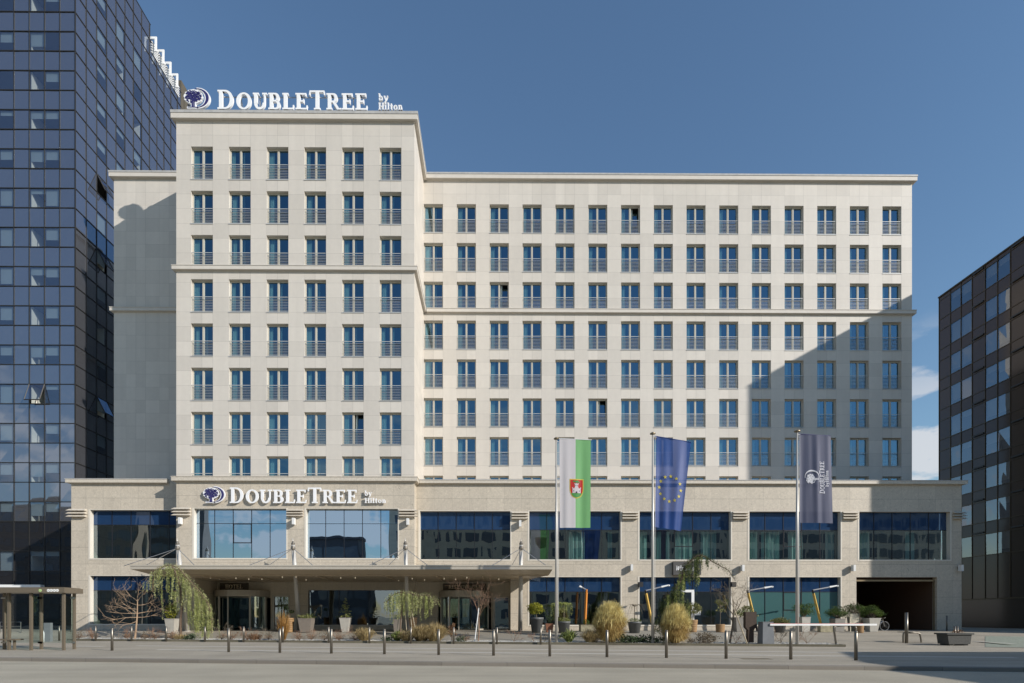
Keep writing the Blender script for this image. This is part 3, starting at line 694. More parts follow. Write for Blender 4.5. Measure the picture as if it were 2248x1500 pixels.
# ------------------------------------------------------------------ lettering (serif letters drawn as outlines, cap height 1)
def arc(cx, cy, rx, ry, a0, a1, tx, ty, n=16):
    o = [(cx+rx*math.cos(R(a0+(a1-a0)*i/n)), cy+ry*math.sin(R(a0+(a1-a0)*i/n))) for i in range(n+1)]
    q = [(cx+(rx-tx)*math.cos(R(a0+(a1-a0)*i/n)), cy+(ry-ty)*math.sin(R(a0+(a1-a0)*i/n))) for i in range(n+1)]
    return [[o[i], o[i+1], q[i+1], q[i]] for i in range(n)]
def rc(x0, y0, x1, y1): return [[(x0,y0),(x1,y0),(x1,y1),(x0,y1)]]
def ln(x0, y0, x1, y1, w): return [[(x0-w/2,y0),(x0+w/2,y0),(x1+w/2,y1),(x1-w/2,y1)]]
def glyph(c, s=.19, t=.085):
    e = .085
    stem = lambda x: rc(x, 0, x+s, 1)+rc(x-e, 0, x+s+e, t)+rc(x-e, 1-t, x+s+e, 1)
    if c == 'D': return stem(.1)+rc(.1+s, 0, .42, t)+rc(.1+s, 1-t, .42, 1)+arc(.42, .5, .46, .5, -90, 90, s, t), .98
    if c == 'O': return arc(.5, .5, .48, .515, 0, 360, s, t, 32), 1.0
    if c == 'C': return arc(.5, .5, .46, .515, 45, 315, s, t, 24)+rc(.78, .68, .84, .95)+rc(.78, .05, .84, .3), .92
    if c == 'U': return rc(.1, .4, .1+s, 1)+rc(.02, 1-t, .1+s+e, 1)+arc(.46, .4, .36, .415, 180, 360, s*.8, t*1.3)+rc(.72, .4, .82, 1)+rc(.62, 1-t, .92, 1), .94
    if c == 'B': return stem(.1)+rc(.2, .47, .5, .47+t)+rc(.2, 0, .5, t)+rc(.2, 1-t, .46, 1)+arc(.46, .735, .26, .265, -90, 90, s*.9, t)+arc(.5, .27, .29, .27, -90, 90, s, t), .84
    if c == 'L': return stem(.1)+rc(.2, 0, .72, t)+ln(.69, 0, .73, .27, .07), .78
    if c == 'E': return stem(.1)+rc(.2, 0, .74, t)+rc(.2, 1-t, .68, 1)+rc(.2, .47, .55, .47+t)+ln(.71, 0, .76, .25, .07)+ln(.67, .8, .67, 1, .07)+ln(.54, .38, .54, .64, .06), .82
    if c == 'T': return rc(.36, 0, .36+s, 1)+rc(.36-e, 0, .36+s+e, t)+rc(.04, 1-t, .85, 1)+ln(.03, .76, .07, 1, .07)+ln(.86, .76, .82, 1, .07), .9
    if c == 'R': return stem(.1)+rc(.2, .45, .46, .45+t)+rc(.2, 1-t, .46, 1)+arc(.46, .725, .27, .275, -90, 90, s*.95, t)+ln(.50, .46, .80, 0, .18)+rc(.72, 0, .96, t), .92
    if c == 'H': return stem(.1)+stem(.62)+rc(.2, .46, .7, .46+t), .9
    if c == 'A': return ln(.15, 0, .46, 1, .07)+ln(.74, 0, .46, 1, s)+rc(.24, .3, .66, .3+t)+rc(.03, 0, .27, t)+rc(.6, 0, .9, t), .92
    if c == 'V': return ln(.46, 0, .16, 1, s)+ln(.46, 0, .76, 1, .07)+rc(.03, 1-t, .32, 1)+rc(.64, 1-t, .9, 1), .92
    if c == 'S': return arc(.34, .745, .25, .265, 20, 270, s*.8, t)+arc(.34, .26, .27, .27, -160, 90, s*.8, t)+rc(.55, .74, .6, .98)+rc(.06, .02, .11, .28), .66
    if c == 'I': return stem(.1), .4
    if c == 'J': return rc(.2, .1, .2+s, 1)+rc(.1, 1-t, .45, 1)+arc(.2, .1, .17, .2, 180, 360, .07, t), .48
    l = .68
    if c == 'b': return rc(.08, 0, .08+s, 1.02)+rc(.0, .95, .1, 1.02)+arc(.36, l/2, .3, l/2, -180, 180, s*.9, t*1.4, 20), .72
    if c == 'y': return ln(.36, -.05, .12, l, s)+ln(.2, -.3, .58, l, .09)+rc(.0, l-t, .26, l)+rc(.46, l-t, .68, l)+rc(.06, -.3, .24, -.2), .7
    if c == 'i': return rc(.08, 0, .08+s, l)+rc(.0, 0, .32, t)+rc(.0, l-t, .1, l)+rc(.06, .82, .06+s*1.1, 1.0), .37
    if c == 'l': return rc(.08, 0, .08+s, 1.02)+rc(.0, 0, .32, t)+rc(.0, 1.02-t, .1, 1.02), .37
    if c == 't': return rc(.12, .08, .12+s, .9)+rc(.02, l-t, .42, l)+arc(.3, .12, .2, .13, 180, 330, s*.8, t), .46
    if c == 'o': return arc(.34, l/2, .32, l/2+.01, 0, 360, s*.9, t*1.3, 22), .7
    if c == 'n': return rc(.08, 0, .08+s, l)+rc(.0, 0, .3, t)+rc(.0, l-t, .1, l)+arc(.36, l-.25, .24, .26, 0, 150, s, t*1.5)+rc(.6-s, 0, .6, l-.24)+rc(.6-s-.06, 0, .68, t), .74
    if c == 'w' or c == 'W': return ln(.25, 0, .08, 1, .12)+ln(.25, 0, .45, .9, .08)+ln(.6, 0, .45, .9, .12)+ln(.6, 0, .85, 1.05, .08)+arc(.0, .85, .14, .14, -60, 140, .06, .06, 8), .95
    if c == 'e': return arc(.32, .3, .27, .32, 30, 330, .11, .09, 16)+rc(.1, .27, .56, .34), .62
    if c == 's': return arc(.26, .46, .17, .18, 10, 270, .1, .08, 10)+arc(.26, .17, .19, .18, -170, 90, .1, .08, 10), .5
    return [], .4
def text_polys(txt, size, width=None, s=.19, t=.085, caps_small=None, gap=.0):
    """outlines of a word; caps_small: size of every letter but the capitals marked by their index"""
    x = 0; out_ = []
    for i, c in enumerate(txt):
        k = 1.0 if (caps_small is None or i in caps_small[1]) else caps_small[0]
        g, w = glyph(c, s*(1 if k == 1 else 1.12), t*(1 if k == 1 else 1.15))
        for poly in g: out_.append([((x+a*k)*size, b*k*size) for a, b in poly])
        x += w*k+gap
    if width:
        f = width/(x*size); out_ = [[(a*f, b) for a, b in poly] for poly in out_]
    return out_
def relief(mb, polys, fn, d, mi=0, eps=.0006):
    """outlines laid on a surface: fn(a, b) -> point, each piece d deep towards the front"""
    for i, poly in enumerate(polys):
        pts = [fn(a, b) for a, b in poly]; dd = d+(i % 7)*eps
        area = sum(poly[j][0]*poly[(j+1) % len(poly)][1]-poly[(j+1) % len(poly)][0]*poly[j][1] for j in range(len(poly)))
        if area < 0: pts.reverse()
        mb.prism([p-Vector((0, dd, 0)) for p in pts], (0, dd, 0), mi)
def logo_polys():
    """white backing and blue drawing, unit square: tree on a crescent"""
    rd = random.Random(8)
    back = arc(.50, .52, .50, .50, -118, 92, .20, .10, 30)
    crown = [(.36+.36*math.cos(R(a))*(1+.06*math.sin(a*.31+1)), .60+.34*math.sin(R(a))*(1+.05*math.sin(a*.23))) for a in range(0, 360, 12)]
    back += [crown]+rc(.28, .1, .46, .4)+rc(.12, .03, .56, .12)
    blue = arc(.50, .52, .455, .455, -100, 100, .105, .03, 30)
    blue += ln(.335, .10, .335, .42, .05)+ln(.40, .10, .40, .42, .045)+rc(.16, .075, .56, .10)
    for k in range(150):
        a = rd.random()*2*math.pi; q = rd.random()**.6; x, y = .36+.31*q*math.cos(a), .60+.29*q*math.sin(a); r = rd.uniform(.02, .045)
        blue.append([(x+r*math.cos(w+a), y+r*math.sin(w+a)*.9) for w in (0, 1.25, 2.5, 3.75, 5.0)])
    for k in range(9):
        a = R(20+k*140/8); blue += ln(.37, .4, .37+.3*math.cos(a), .42+.4*math.sin(a), .018)
    return back, blue
navy = mat('navy blue acrylic', (.035,.03,.13), .35)
sign_w = mat('white acrylic letters', (.85,.85,.85), .4); 
def hotel_sign(name, label, Y, d, box, logo, hil, roof=False):
    (a, b, t, c) = box      # px left, right, top of big D, bottom
    root = empty(name, P((a+b)/2, c, Y), label, 'sign')
    u = Y/F; O = P(a, c, Y)
    fn = lambda x, z: Vector((O.x+x, Y, O.z+z))
    m = MB(); H = (c-t)*u
    relief(m, text_polys('DOUBLETREE', H, (b-a)*u, caps_small=(.86, (0, 6)), gap=.05), fn, d); m.build('lettering', sign_w, root)
    (a2, b2, t2, c2, t3, c3) = hil; O2 = P(a2, c3, Y); O3 = P(a2, c2, Y)
    m = MB(); relief(m, text_polys('Hilton', (c3-t3)*u, (b2-a2)*u, s=.19, t=.09, gap=.06), lambda x, z: Vector((O2.x+x, Y, O2.z+z)), d)
    m.build('lettering', sign_w, root); m = MB()
    relief(m, text_polys('by', (c2-t2)*u, None, s=.19, t=.09, gap=.04), lambda x, z: Vector((O3.x+x, Y, O3.z+z)), d, eps=.0009); m.build('lettering', sign_w, root)
    (a4, b4, t4, c4) = logo; O4 = P(a4, c4, Y); w4, h4 = (b4-a4)*u, (c4-t4)*u
    bk, bl = logo_polys(); f4 = lambda x, z: Vector((O4.x+x*w4, Y, O4.z+z*h4))
    m = MB(); relief(m, bk, f4, d); m.build('emblem_backing', sign_w, root)
    m = MB(); relief(m, bl, lambda x, z: f4(x, z)-Vector((0, d+.008, 0)), .012, eps=.0005); m.build('emblem', navy, root)
    if roof:
        m = MB(); z1 = O.z-.02; zb = ZT+.02
        for px in list(range(a+10, b+5, 41))+[a4+22, b4-6, a2+12, b2-4]:
            x = P(px, c, Y+.1).x; top = O.z+(H*.75 if a < px < b else .1)
            m.box(x-.03, x+.03, Y+.09, Y+.15, zb-.6, top)
            m.tube([(x, Y+.12, top-.1), (x+.02, Y+1.3, zb-.55)], .022, 5)
        xa, xb = P(a+10, c, Y).x, P(b-5, c, Y).x
        m.box(xa, xb, Y+.03, Y+.085, O.z+H*.74, O.z+H*.74+.06); m.box(xa, xb, Y+.03, Y+.085, O.z+.02, O.z+.08)
        m.build('support_frame', steel, root)
    return root
hotel_sign('rooftop_sign', 'white serif letters with a blue tree emblem standing on the roof edge', 41.0, .16, (479, 809, 202, 243.5), (406, 463, 198, 244), (831.5, 886, 210, 225, 230, 245), True)
fs = hotel_sign('facade_sign', 'white serif letters with a blue tree emblem fixed to the granite above the canopy', YT-.12, .09, (505, 786.5, 1071, 1105), (447, 495, 1069, 1106), (801, 849, 1078, 1089, 1094, 1105))
m = MB(); [m.box(X(px,YT)-.02, X(px,YT)+.02, YT-.119, YT+.01, P(500,1100,YT).z, P(500,1100,YT).z+.05) for px in range(455, 845, 22)]; m.build('fixing', steel, fs)
gold = mat('bronze letters', (.92,.80,.60), .6)
for txt, (a, b, t, c), lab in (('HOTEL', (495, 533, 1283.5, 1292.5), 'small bronze serif letters over the left revolving door'), ('RESTAVRACIJA', (985, 1055, 1284.5, 1293), 'small bronze serif letters over the right revolving door')):
    Y = YR-.03; O = P(a, c, Y); u = Y/F; rt = empty('entrance_sign', O, lab, 'sign')
    m = MB(); m.box(O.x-.45, P(b, c, Y).x+.45, YR-.03, YR-.003, O.z-.1, O.z+(c-t)*u+.12); m.build('backing_panel', mat('dark bronze panel', (.10,.08,.055), .6), rt); m = MB()
    relief(m, text_polys(txt, (c-t)*u, (b-a)*u, gap=.08), lambda x, z: Vector((O.x+x, Y-.005, O.z+z)), .03, eps=.002)
    m.build('lettering', gold, rt)
# dark board over the restaurant window
bd = empty('sign_board', P(1508, 1263, YP), 'dark grey box sign with white script over the restaurant window', 'sign')
m = MB(); a, c = P(1475, 1263, YP), P(1535.5, 1234, YP); m.box(a.x, c.x, YP-.35, YP-.005, a.z, c.z); m.build('board', mat('dark grey sheet metal', (.075,.072,.068), .5, nscale=3, namt=.1), bd)
m = MB(); O = P(1483, 1252.5, YP-.35); sk = lambda x, z: Vector((O.x+x+z*.22, YP-.352, O.z+z)); relief(m, text_polys('Winners', .34, 1.35, s=.15, t=.08, gap=-.03), sk, .01); relief(m, [[(.55,-.06),(1.2,-.04),(1.2,-.02),(.55,-.03)]], sk, .01); m.build('lettering', sign_w, bd)

# ------------------------------------------------------------------ wall lamps
lamp_w = mat('white lamp box', (.72,.72,.70), .4)
wl = [(400, 1145, YT, 'on the left pier of the central block'), (647.5, 1146, YT, 'on the middle pier of the central block'), (896.5, 1147, YT, 'on the right pier of the central block'),
      (1141.5, 1151, YP, 'on the pier above the right end of the canopy'), (1384.5, 1247, YP, 'on the pier between the first and second flags'), (1627, 1248, YP, 'on the pier between the second and third flags'),
      (1869, 1248, YP, 'on the pier beside the garage opening'), (2103.5, 1248, YP, 'on the far right end of the granite base')]
pr = None
for px, py, Y, lab in wl:
    p = P(px, py, Y)
    if pr is None:
        pr = empty('wall_lamp', (0,0,0), '', 'wall lamp'); m = MB(); m.box(-.085, .085, -.40, -.08, -.23, .23); m.build('lamp_box', lamp_w, pr)
        m = MB(); m.box(-.05, .02, -.08, 0, -.08, .08); m.build('bracket', metal_d, pr); o = pr
    else: o = copy_tree(pr)
    o.location = p; tag(o, 'white box wall lamp '+lab, 'wall lamp', 'box lamps on the granite piers')
for px, py, lab in ((1404, 1284, 'black boxy loudspeaker on the pier left of the restaurant window'), (1606, 1284, 'black boxy loudspeaker at the right edge of the restaurant window')):
    m = MB(); p = P(px, py, YP); m.box(p.x-.16, p.x+.16, YP-.45, YP-.13, p.z-.18, p.z+.18); m.box(p.x-.03, p.x+.03, YP-.13, YP, p.z-.04, p.z+.04)
    tag(m.build('loudspeaker', black_m), lab, 'loudspeaker')

# ------------------------------------------------------------------ flags
def pole(px, ytop, lab):
    b = onbed(px, .35); t = P(px, ytop, b.y); m = MB(); m.tube([(b.x,b.y,.1),(b.x,b.y,t.z*.5),(b.x,b.y,t.z)], [.085, .07, .045], 14)
    o = m.build('flagpole', mast_m, None, True); tag(o, lab, 'flagpole', 'flagpoles in the planted bed')
    m = MB(); m.lathe((b.x, b.y), [(.05, t.z), (.15, t.z+.02), (.15, t.z+.06), (.05, t.z+.12)], 12); m.build('finial', mat('bronze cap', (.2,.16,.1), .4, .6), o)
    m = MB(); m.tube([(b.x+.11,b.y-.02,1.5),(b.x+.12,b.y-.03,t.z-.2)], .008, 4); m.tube([(b.x+.0,b.y-.0,t.z-.1),(b.x+.14,b.y-.03,t.z-.15)], .02, 5); m.build('halyard', white_m, o)
    return b, t
def clothmat(name, col, tr=.35, alpha=0):
    m = bpy.data.materials.new(name); m.use_nodes = True; t = m.node_tree; t.nodes.clear(); o = nd(t, 'ShaderNodeOutputMaterial')
    d = nd(t, 'ShaderNodeBsdfDiffuse'); d.inputs[0].default_value = (*col, 1); r = nd(t, 'ShaderNodeBsdfTranslucent'); r.inputs[0].default_value = (*col, 1)
    x = nd(t, 'ShaderNodeMixShader'); x.inputs[0].default_value = tr; lk(t, d.outputs[0], x.inputs[1]); lk(t, r.outputs[0], x.inputs[2])
    g = nd(t, 'ShaderNodeBsdfGlossy'); g.inputs['Roughness'].default_value = .45; g.inputs[0].default_value = (.8,.8,.9,1); y = nd(t, 'ShaderNodeMixShader'); y.inputs[0].default_value = .03
    lk(t, x.outputs[0], y.inputs[1]); lk(t, g.outputs[0], y.inputs[2]); fin = y
    if alpha:
        a = nd(t, 'ShaderNodeBsdfTransparent'); a.inputs[0].default_value = (.55,.6,.85,1); z = nd(t, 'ShaderNodeMixShader'); z.inputs[0].default_value = alpha; lk(t, y.outputs[0], z.inputs[1]); lk(t, a.outputs[0], z.inputs[2]); fin = z
    lk(t, fin.outputs[0], o.inputs[0]); return m
def flag(corners, Y, folds, lab, mats, part=lambda u, v: 0, nu=60, nv=70):
    tl, tr_, br, bl = [P(x, y, Y) for x, y in corners]
    def Sf(u, v):
        a = tl.lerp(tr_, u); b = bl.lerp(br, u); p = a.lerp(b, v)
        dy = 0
        for (k, ph, am, sl_) in folds: dy += am*math.sin(k*u*6.283+ph+sl_*v)*(.25+.75*math.sin(min(1, v*1.3+.12)*math.pi/2))*min(1, u*6)
        return p+Vector((dy*.25, dy, 0))
    m = MB()
    for j in range(nv+1):
        for i in range(nu+1): m.v.append(tuple(Sf(i/nu, j/nv)))
    for j in range(nv):
        for i in range(nu):
            k = j*(nu+1)+i; m.f.append((k, k+nu+1, k+nu+2, k+1)); m.m.append(part((i+.5)/nu, (j+.5)/nv))
    o = m.build('flag', mats, None, True); tag(o, lab, 'flag', 'banner flags on the three poles')
    return o, Sf, tl
b1, t1 = pole(1221.5, 965, 'steel flagpole carrying the white and green flag'); b2, t2 = pole(1433, 954, 'steel flagpole carrying the blue flag with yellow stars'); b3, t3 = pole(1750, 949, 'steel flagpole carrying the plain dark blue banner')
m = MB(); 
fl_w, fl_g, fl_b, fl_n = clothmat('white flag cloth', (.68,.65,.66)), clothmat('green flag cloth', (.22,.50,.20)), clothmat('blue flag cloth', (.03,.085,.30), .35, .2), clothmat('navy flag cloth', (.07,.08,.13), .3, .04)
o1, S1, _ = flag([(1228, 963), (1297, 966), (1296, 1159), (1229, 1159)], b1.y, [(3, .5, .010, .5), (1.2, 2, .03, .3)], 'white and green vertical flag with a red castle shield', [fl_w, fl_g], lambda u, v: int(u > .52))
def decal(name, polys, Sf, mt, off, parent, nsub=1):
    m = MB()
    for i, poly in enumerate(polys):
        pts = [Sf(a, b)-Vector((0, off+(i % 5)*.0006, 0)) for a, b in poly]; m.quad(*pts)
    return m.build(name, mt, parent)
asp = 1.75/4.85   # flag width over height, so that shapes on it keep their form
def uv(cx, cy, k): return lambda x, y: (cx+x*k, cy-y*k*asp)
red = clothmat('red print', (.62,.04,.03)); yel = clothmat('yellow print', (.75,.62,.08)); grn = clothmat('green print', (.10,.38,.10)); wht = clothmat('white print', (.75,.72,.74)); blk = clothmat('dark print', (.02,.03,.05))
q = uv(.545, .555, 1.0)
def shield(s, yb=None):
    pts = [(-.205*s, .27*s), (.205*s, .27*s)]+[(.205*s*math.cos(R(a)), -.02-.28*s*math.sin(R(a))) for a in range(0, 181, 15)]
    return pts
def strips(fn, pts, n=12):
    """cut an outline symmetric about x=0 into thin level strips so that it can follow the cloth"""
    ys = sorted({round(p[1], 4) for p in pts}); out_ = []
    half = sorted([(p[1], p[0]) for p in pts if p[0] > -1e-6])
    def wid(y):
        for (y0, x0_), (y1, x1_) in zip(half, half[1:]):
            if y0 <= y <= y1 and y1 > y0: return x0_+(x1_-x0_)*(y-y0)/(y1-y0)
        return half[-1][1] if y >= half[-1][0] else half[0][1]
    lo, hi = min(ys), max(ys)
    for i in range(n):
        a, b = lo+(hi-lo)*i/n, lo+(hi-lo)*(i+1)/n
        for k in range(6):
            s0, s1 = -1+k/3, -1+(k+1)/3
            out_.append([fn(wid(a)*s0, a), fn(wid(a)*s1, a), fn(wid(b)*s1, b), fn(wid(b)*s0, b)])
    return out_
decal('shield_border', strips(q, shield(1.08)), S1, yel, .012, o1); decal('shield_field', strips(q, shield(.98)), S1, red, .018, o1)
hill = [p for p in shield(.96) if p[1] < -.13]; decal('hill', strips(q, hill+[(hill[0][0], -.15), (-hill[0][0], -.15)], 6), S1, grn, .024, o1)
cas = [(-.05,-.14,.05,.14),(-.13,-.15,-.05,.0),(.05,-.15,.13,.0),(-.065,.12,-.035,.16),(-.012,.12,.012,.16),(.035,.12,.065,.16),(-.14,-.01,-.115,.03),(-.065,-.01,-.05,.03),(.115,-.01,.14,.03),(.05,-.01,.065,.03)]
decal('castle', [[q(a,b),q(c,b),q(c,d),q(a,d)] for a,b,c,d in cas], S1, wht, .03, o1)
decal('castle_openings', [[q(a,b),q(c,b),q(c,d),q(a,d)] for a,b,c,d in ((-.032,.07,-.016,.095),(.016,.07,.032,.095),(-.1,-.1,-.082,-.07),(.082,-.1,.1,-.07),(-.02,-.15,.02,-.1))], S1, blk, .036, o1)
decal('dragon', [[q(x-.02,y),q(x+.025,y-.012),q(x+.02,y+.022),q(x-.015,y+.026)] for x, y in ((-.1,.2),(-.07,.22),(-.04,.19),(-.02,.215),(.0,.18),(.01,.21),(.035,.19),(.06,.2),(.085,.17),(0,.165),(.03,.225))], S1, grn, .03, o1)
o2, S2, _ = flag([(1441, 958), (1517, 971), (1495, 1166), (1438, 1157)], b2.y, [(2.4, 1, .035, -1.4), (1, 0, .04, 1.2)], 'sheer blue vertical flag with a ring of twelve yellow stars', [fl_b])
st_ = []
for k in range(12):
    cx, cy = .48+.36*math.cos(R(30*k)), .555+.36*asp*1.02*math.sin(R(30*k))*1.05; f = uv(cx, cy, .062)
    tips = [(math.cos(R(90+72*i+8)), math.sin(R(90+72*i+8))) for i in range(5)]; inn = [(.42*math.cos(R(126+72*i+8)), .42*math.sin(R(126+72*i+8))) for i in range(5)]
    for i in range(5): st_.append([f(*inn[i-1]), f(*tips[i]), f(*inn[i]), f(0, 0)])
decal('stars', st_, S2, yel, .015, o2)
o3, S3, _ = flag([(1754, 953), (1824, 957), (1829, 1149), (1756, 1148)], b3.y, [(3.1, 0, .014, .9), (5, 1, .004, -.8), (1, 1, .03, .5)], 'dark blue vertical banner with a pale tree emblem and upright white lettering', [fl_n])
wt = clothmat('pale lettering print', (.85,.85,.88)); 
rot = lambda cx, cy, kx: (lambda x, y: (cx-y*kx, cy-x*kx*asp))      # text running upwards
f = rot(.76, .665, 1.0); decal('lettering', [[f(a,b) for a,b in p] for p in text_polys('DOUBLETREE', .16, 1.02, s=.17, t=.09, caps_small=(.86,(0,6)), gap=.05)], S3, wt, .02, o3)
f = rot(.885, .585, 1.0); decal('lettering', [[f(a,b) for a,b in p] for p in text_polys('byHilton', .10, .52, s=.2, t=.1, gap=.04)], S3, wt, .02, o3)
bk, bl = logo_polys(); f = lambda x, y: (.15+(1-y)*.48, .565-x*.48*asp*1.0); decal('emblem', [[f(a,b) for a,b in p] for p in bl], S3, wt, .02, o3)
arm = mat('white flag arm', (.75,.75,.75), .4)
for o, Sf, b, ob in ((o1, S1, b1, 1), (o2, S2, b2, 2), (o3, S3, b3, 3)):
    m = MB(); m.tube([Vector((b.x, b.y, Sf(0,0).z)), Sf(0, 0), Sf(1, 0)+Vector((.06 if ob == 1 else 0, 0, 0))], .02, 6); m.build('top_arm', [arm, fl_b, navy][ob-1], o)

# ------------------------------------------------------------------ left glass office tower
def glass_tower():
    YG = 47.4; c = P(165, 70, YG); px_ = 33.1*YG/F; pz = 42.78*YG/F; Z0 = c.z
    root = empty('office_tower', (c.x, YG, .4), 'tall blue glass office tower at the left edge', 'office building')
    top1 = P(330, 56, P(330, 56, 57.9).y).z; XS = c.x
    Yk = XS/slope(330); top1 = P(330, 56, Yk).z; top2 = P(330, 82, Yk).z
    sp = glass('slate blue spandrel glass', (.64,.75,.92), None, .35, rough=.02, diff=(.072,.072,.078), wob=.006, wscale=.4)
    vi = glass('office window glass', (.60,.75,1.0), (.78,.84,.86), .24, wob=.004, wscale=.4, diff=(.13,.15,.19), dfac=.14)
    lo = glass('dark lower glass', (.5,.6,.75), None, .17, diff=(.018,.017,.018), wob=.01)
    m = MB(); fr = MB(); wins = []; jr = random.Random(6); J = lambda: jr.uniform(-.009, .009)
    rmin = 24; zb = lambda r: Z0-r*pz     # r=0 -> top edge of a window row
    rows_ = list(range(-12, rmin+1))
    ncF, ncS = 12, 14
    for r in rows_:
        z1, z0 = zb(r), zb(r+1)
        if z0 > top1: continue
        z1 = min(z1, top1)
        isw = (r % 2 == 0)
        for k in range(ncF):
            x1, x0 = XS-k*px_, XS-(k+1)*px_
            if isw and k in (1, 2, 4) and k < 5 and z0 < 55 and z0 > 9: wins.append((0, x0, x1, z0, z1, r, k)); continue
            J = lambda: jr.uniform(-.009, .009)
            m.quad((x0,YG+J(),z0),(x1,YG+J(),z0),(x1,YG+J(),z1),(x0,YG+J(),z1), mi=0)
        for k in range(ncS):
            y0, y1 = YG+k*px_, YG+(k+1)*px_; zz1 = z1 if y1 <= Yk+.7 else min(z1, top2)
            if z0 >= zz1-.02: continue
            if isw and k in (2, 4, 6) and z0 < 58 and z0 > P(250, 1010, YG).z: wins.append((1, y0, y1, z0, zz1, r, k)); continue
            m.quad((XS+J(),y0,z0),(XS+J(),y1,z0),(XS+J(),y1,zz1),(XS+J(),y0,zz1), mi=0)
    zlow = zb(rmin+1)
    za, zc = P(100,1210,YG).z, P(100,1254,YG).z; XF = XS-px_*ncF
    m.quad((XF,YG,.4),(XS,YG,.4),(XS,YG,zc),(XF,YG,zc), mi=1); m.quad((XF,YG,za),(XS,YG,za),(XS,YG,zlow),(XF,YG,zlow), mi=1)
    for k in range(ncF):
        x1, x0 = XS-k*px_, XS-(k+1)*px_
        if k in (1, 2, 4): wins.append((0, x0, x1, zc, za, 99, k))
        else: m.quad((x0,YG,zc),(x1,YG,zc),(x1,YG,za),(x0,YG,za), mi=1)
    m.quad((XS,YG,.4),(XS,YG+px_*ncS,.4),(XS,YG+px_*ncS,zlow),(XS,YG,zlow), mi=1)
    YE = YG+px_*ncS; XE = XS-px_*ncF
    m.quad((XE,YG,top1),(XS,YG,top1),(XS,Yk,top1),(XE,Yk,top1)); m.quad((XE,Yk,top2-.1),(XS,Yk,top2-.1),(XS,YE,top2-.1),(XE,YE,top2-.1)); m.quad((XE,Yk,top2-.2),(XS,Yk,top2-.2),(XS,Yk,top1),(XE,Yk,top1)); m.quad((XE,YE,.4),(XS,YE,.4),(XS,YE,top2),(XE,YE,top2)); m.quad((XE,YG,.4),(XE,YE,.4),(XE,YE,top2),(XE,YG,top2))
    m.build('facade', [sp, lo], root)
    fm_ = mat('dark bronze mullion', (.035,.033,.03), .5, .3); w = .026
    for k in range(ncF+1): x = XS-k*px_; fr.box(x-w, x+w, YG-.05, YG-.003, zlow, top1)
    for k in range(ncS+1): y = YG+k*px_; fr.box(XS+.003, XS+.05, y-w, y+w, .5, top1 if y < Yk+.3 else top2)
    for r in rows_+[rmin+1]:
        z = zb(r)
        if z > top1+.1: continue
        fr.box(XE, XS+.051, YG-.055, YG-.004, z-w, z+w)
        fr.box(XS+.004, XS+.055, YG, (YE if z < top2-.1 else Yk), z-w, z+w)
    for z in (P(100,1210,YG).z, P(100,1254,YG).z, P(100,1287,YG).z): fr.box(XE, XS, YG-.055, YG-.004, z-w, z+w)
    for k in range(0, ncF+1): x = XS-k*px_; fr.box(x-w, x+w, YG-.05, YG-.003, 3.6, zlow-w)
    fr.build('mullion_grid', fm_, root)
    bl = mat('grey green blind', (.29,.34,.36), .8); wl_ = mat('white room wall', (.88,.85,.75), .8); rd = random.Random(5)
    opened = {(0, 2, 18), (1, 2, 6), (1, 2, 10), (1, 2, 18)}
    cd = MB(); bkp = MB()
    bkp.quad((XE,YG+3.4,8),(XS-3.4,YG+3.4,8),(XS-3.4,YG+3.4,60),(XE,YG+3.4,60)); bkp.quad((XS-3.4,YG+3.4,8),(XS-3.4,YE,8),(XS-3.4,YE,60),(XS-3.4,YG+3.4,60))
    for r in rows_:
        if r % 2 == 0 and zb(r) < top2-1: 
            bkp.box(XE, XS-.08, YG+.1, YG+3.4, zb(r)+.15, zb(r)+.4); bkp.box(XS-3.4, XS-.08, YG+3.4, YE, zb(r)+.15, zb(r)+.4); bkp.box(XE, XS-.08, YG+.1, YG+3.4, zb(r+1)-.4, zb(r+1)-.1); bkp.box(XS-3.4, XS-.08, YG+3.4, YE, zb(r+1)-.4, zb(r+1)-.1)
    bkp.build('interior', room_m, root)
    for (side, a, b, z0, z1, r, k) in wins:
        g = MB(); op = (side, k, r) in opened
        if side == 0:
            if op: g.quad((a,YG-.55,z0+.15),(b,YG-.55,z0+.15),(b,YG-.02,z1),(a,YG-.02,z1))
            else: g.quad((a,YG+J(),z0),(b,YG+J(),z0),(b,YG+J(),z1),(a,YG+J(),z1))
        else:
            if op: g.quad((XS+.75,a,z0+.2),(XS+.75,b,z0+.2),(XS+.02,b,z1),(XS+.02,a,z1))
            else: g.quad((XS+J(),a,z0),(XS+J(),b,z0),(XS+J(),b,z1),(XS+J(),a,z1))
        w_ = g.build('window', vi, root)
        if op:
            f_ = MB(); q = [Vector(v) for v in g.v]
            for i in range(4): f_.tube([q[i], q[(i+1) % 4]], .045, 4)
            f_.build('sash_frame', fm_, w_)
        d = rd.choice((0, 0, .25, .4, .5, .6, .7, .85, 1)); h = (z1-z0)
        if k == 1 and side == 0 and rd.random() < .3: d = .5
        if d:
            q = MB()
            if side == 0: q.quad((a+.04,YG+.12,z1-h*d),(b-.04,YG+.12,z1-h*d),(b-.04,YG+.12,z1-.03),(a+.04,YG+.12,z1-.03))
            else: q.quad((XS-.12,a+.04,z1-h*d),(XS-.12,b-.04,z1-h*d),(XS-.12,b-.04,z1-.03),(XS-.12,a+.04,z1-.03))
            q.build('blind', bl, w_)
        if (side == 0 and k == 2) or (side == 1 and rd.random() < .45):
            q = MB()
            if side == 0: q.box(a+.03, a+.1, YG+.15, YG+1.6, z0-.1, z1)
            else: q.box(XS-1.6, XS-.15, b-.12, b-.05, z0-.1, z1)
            q.build('partition', wl_, w_)
    # stepped white louvre screens on the roof edge
    y = Yk+.02
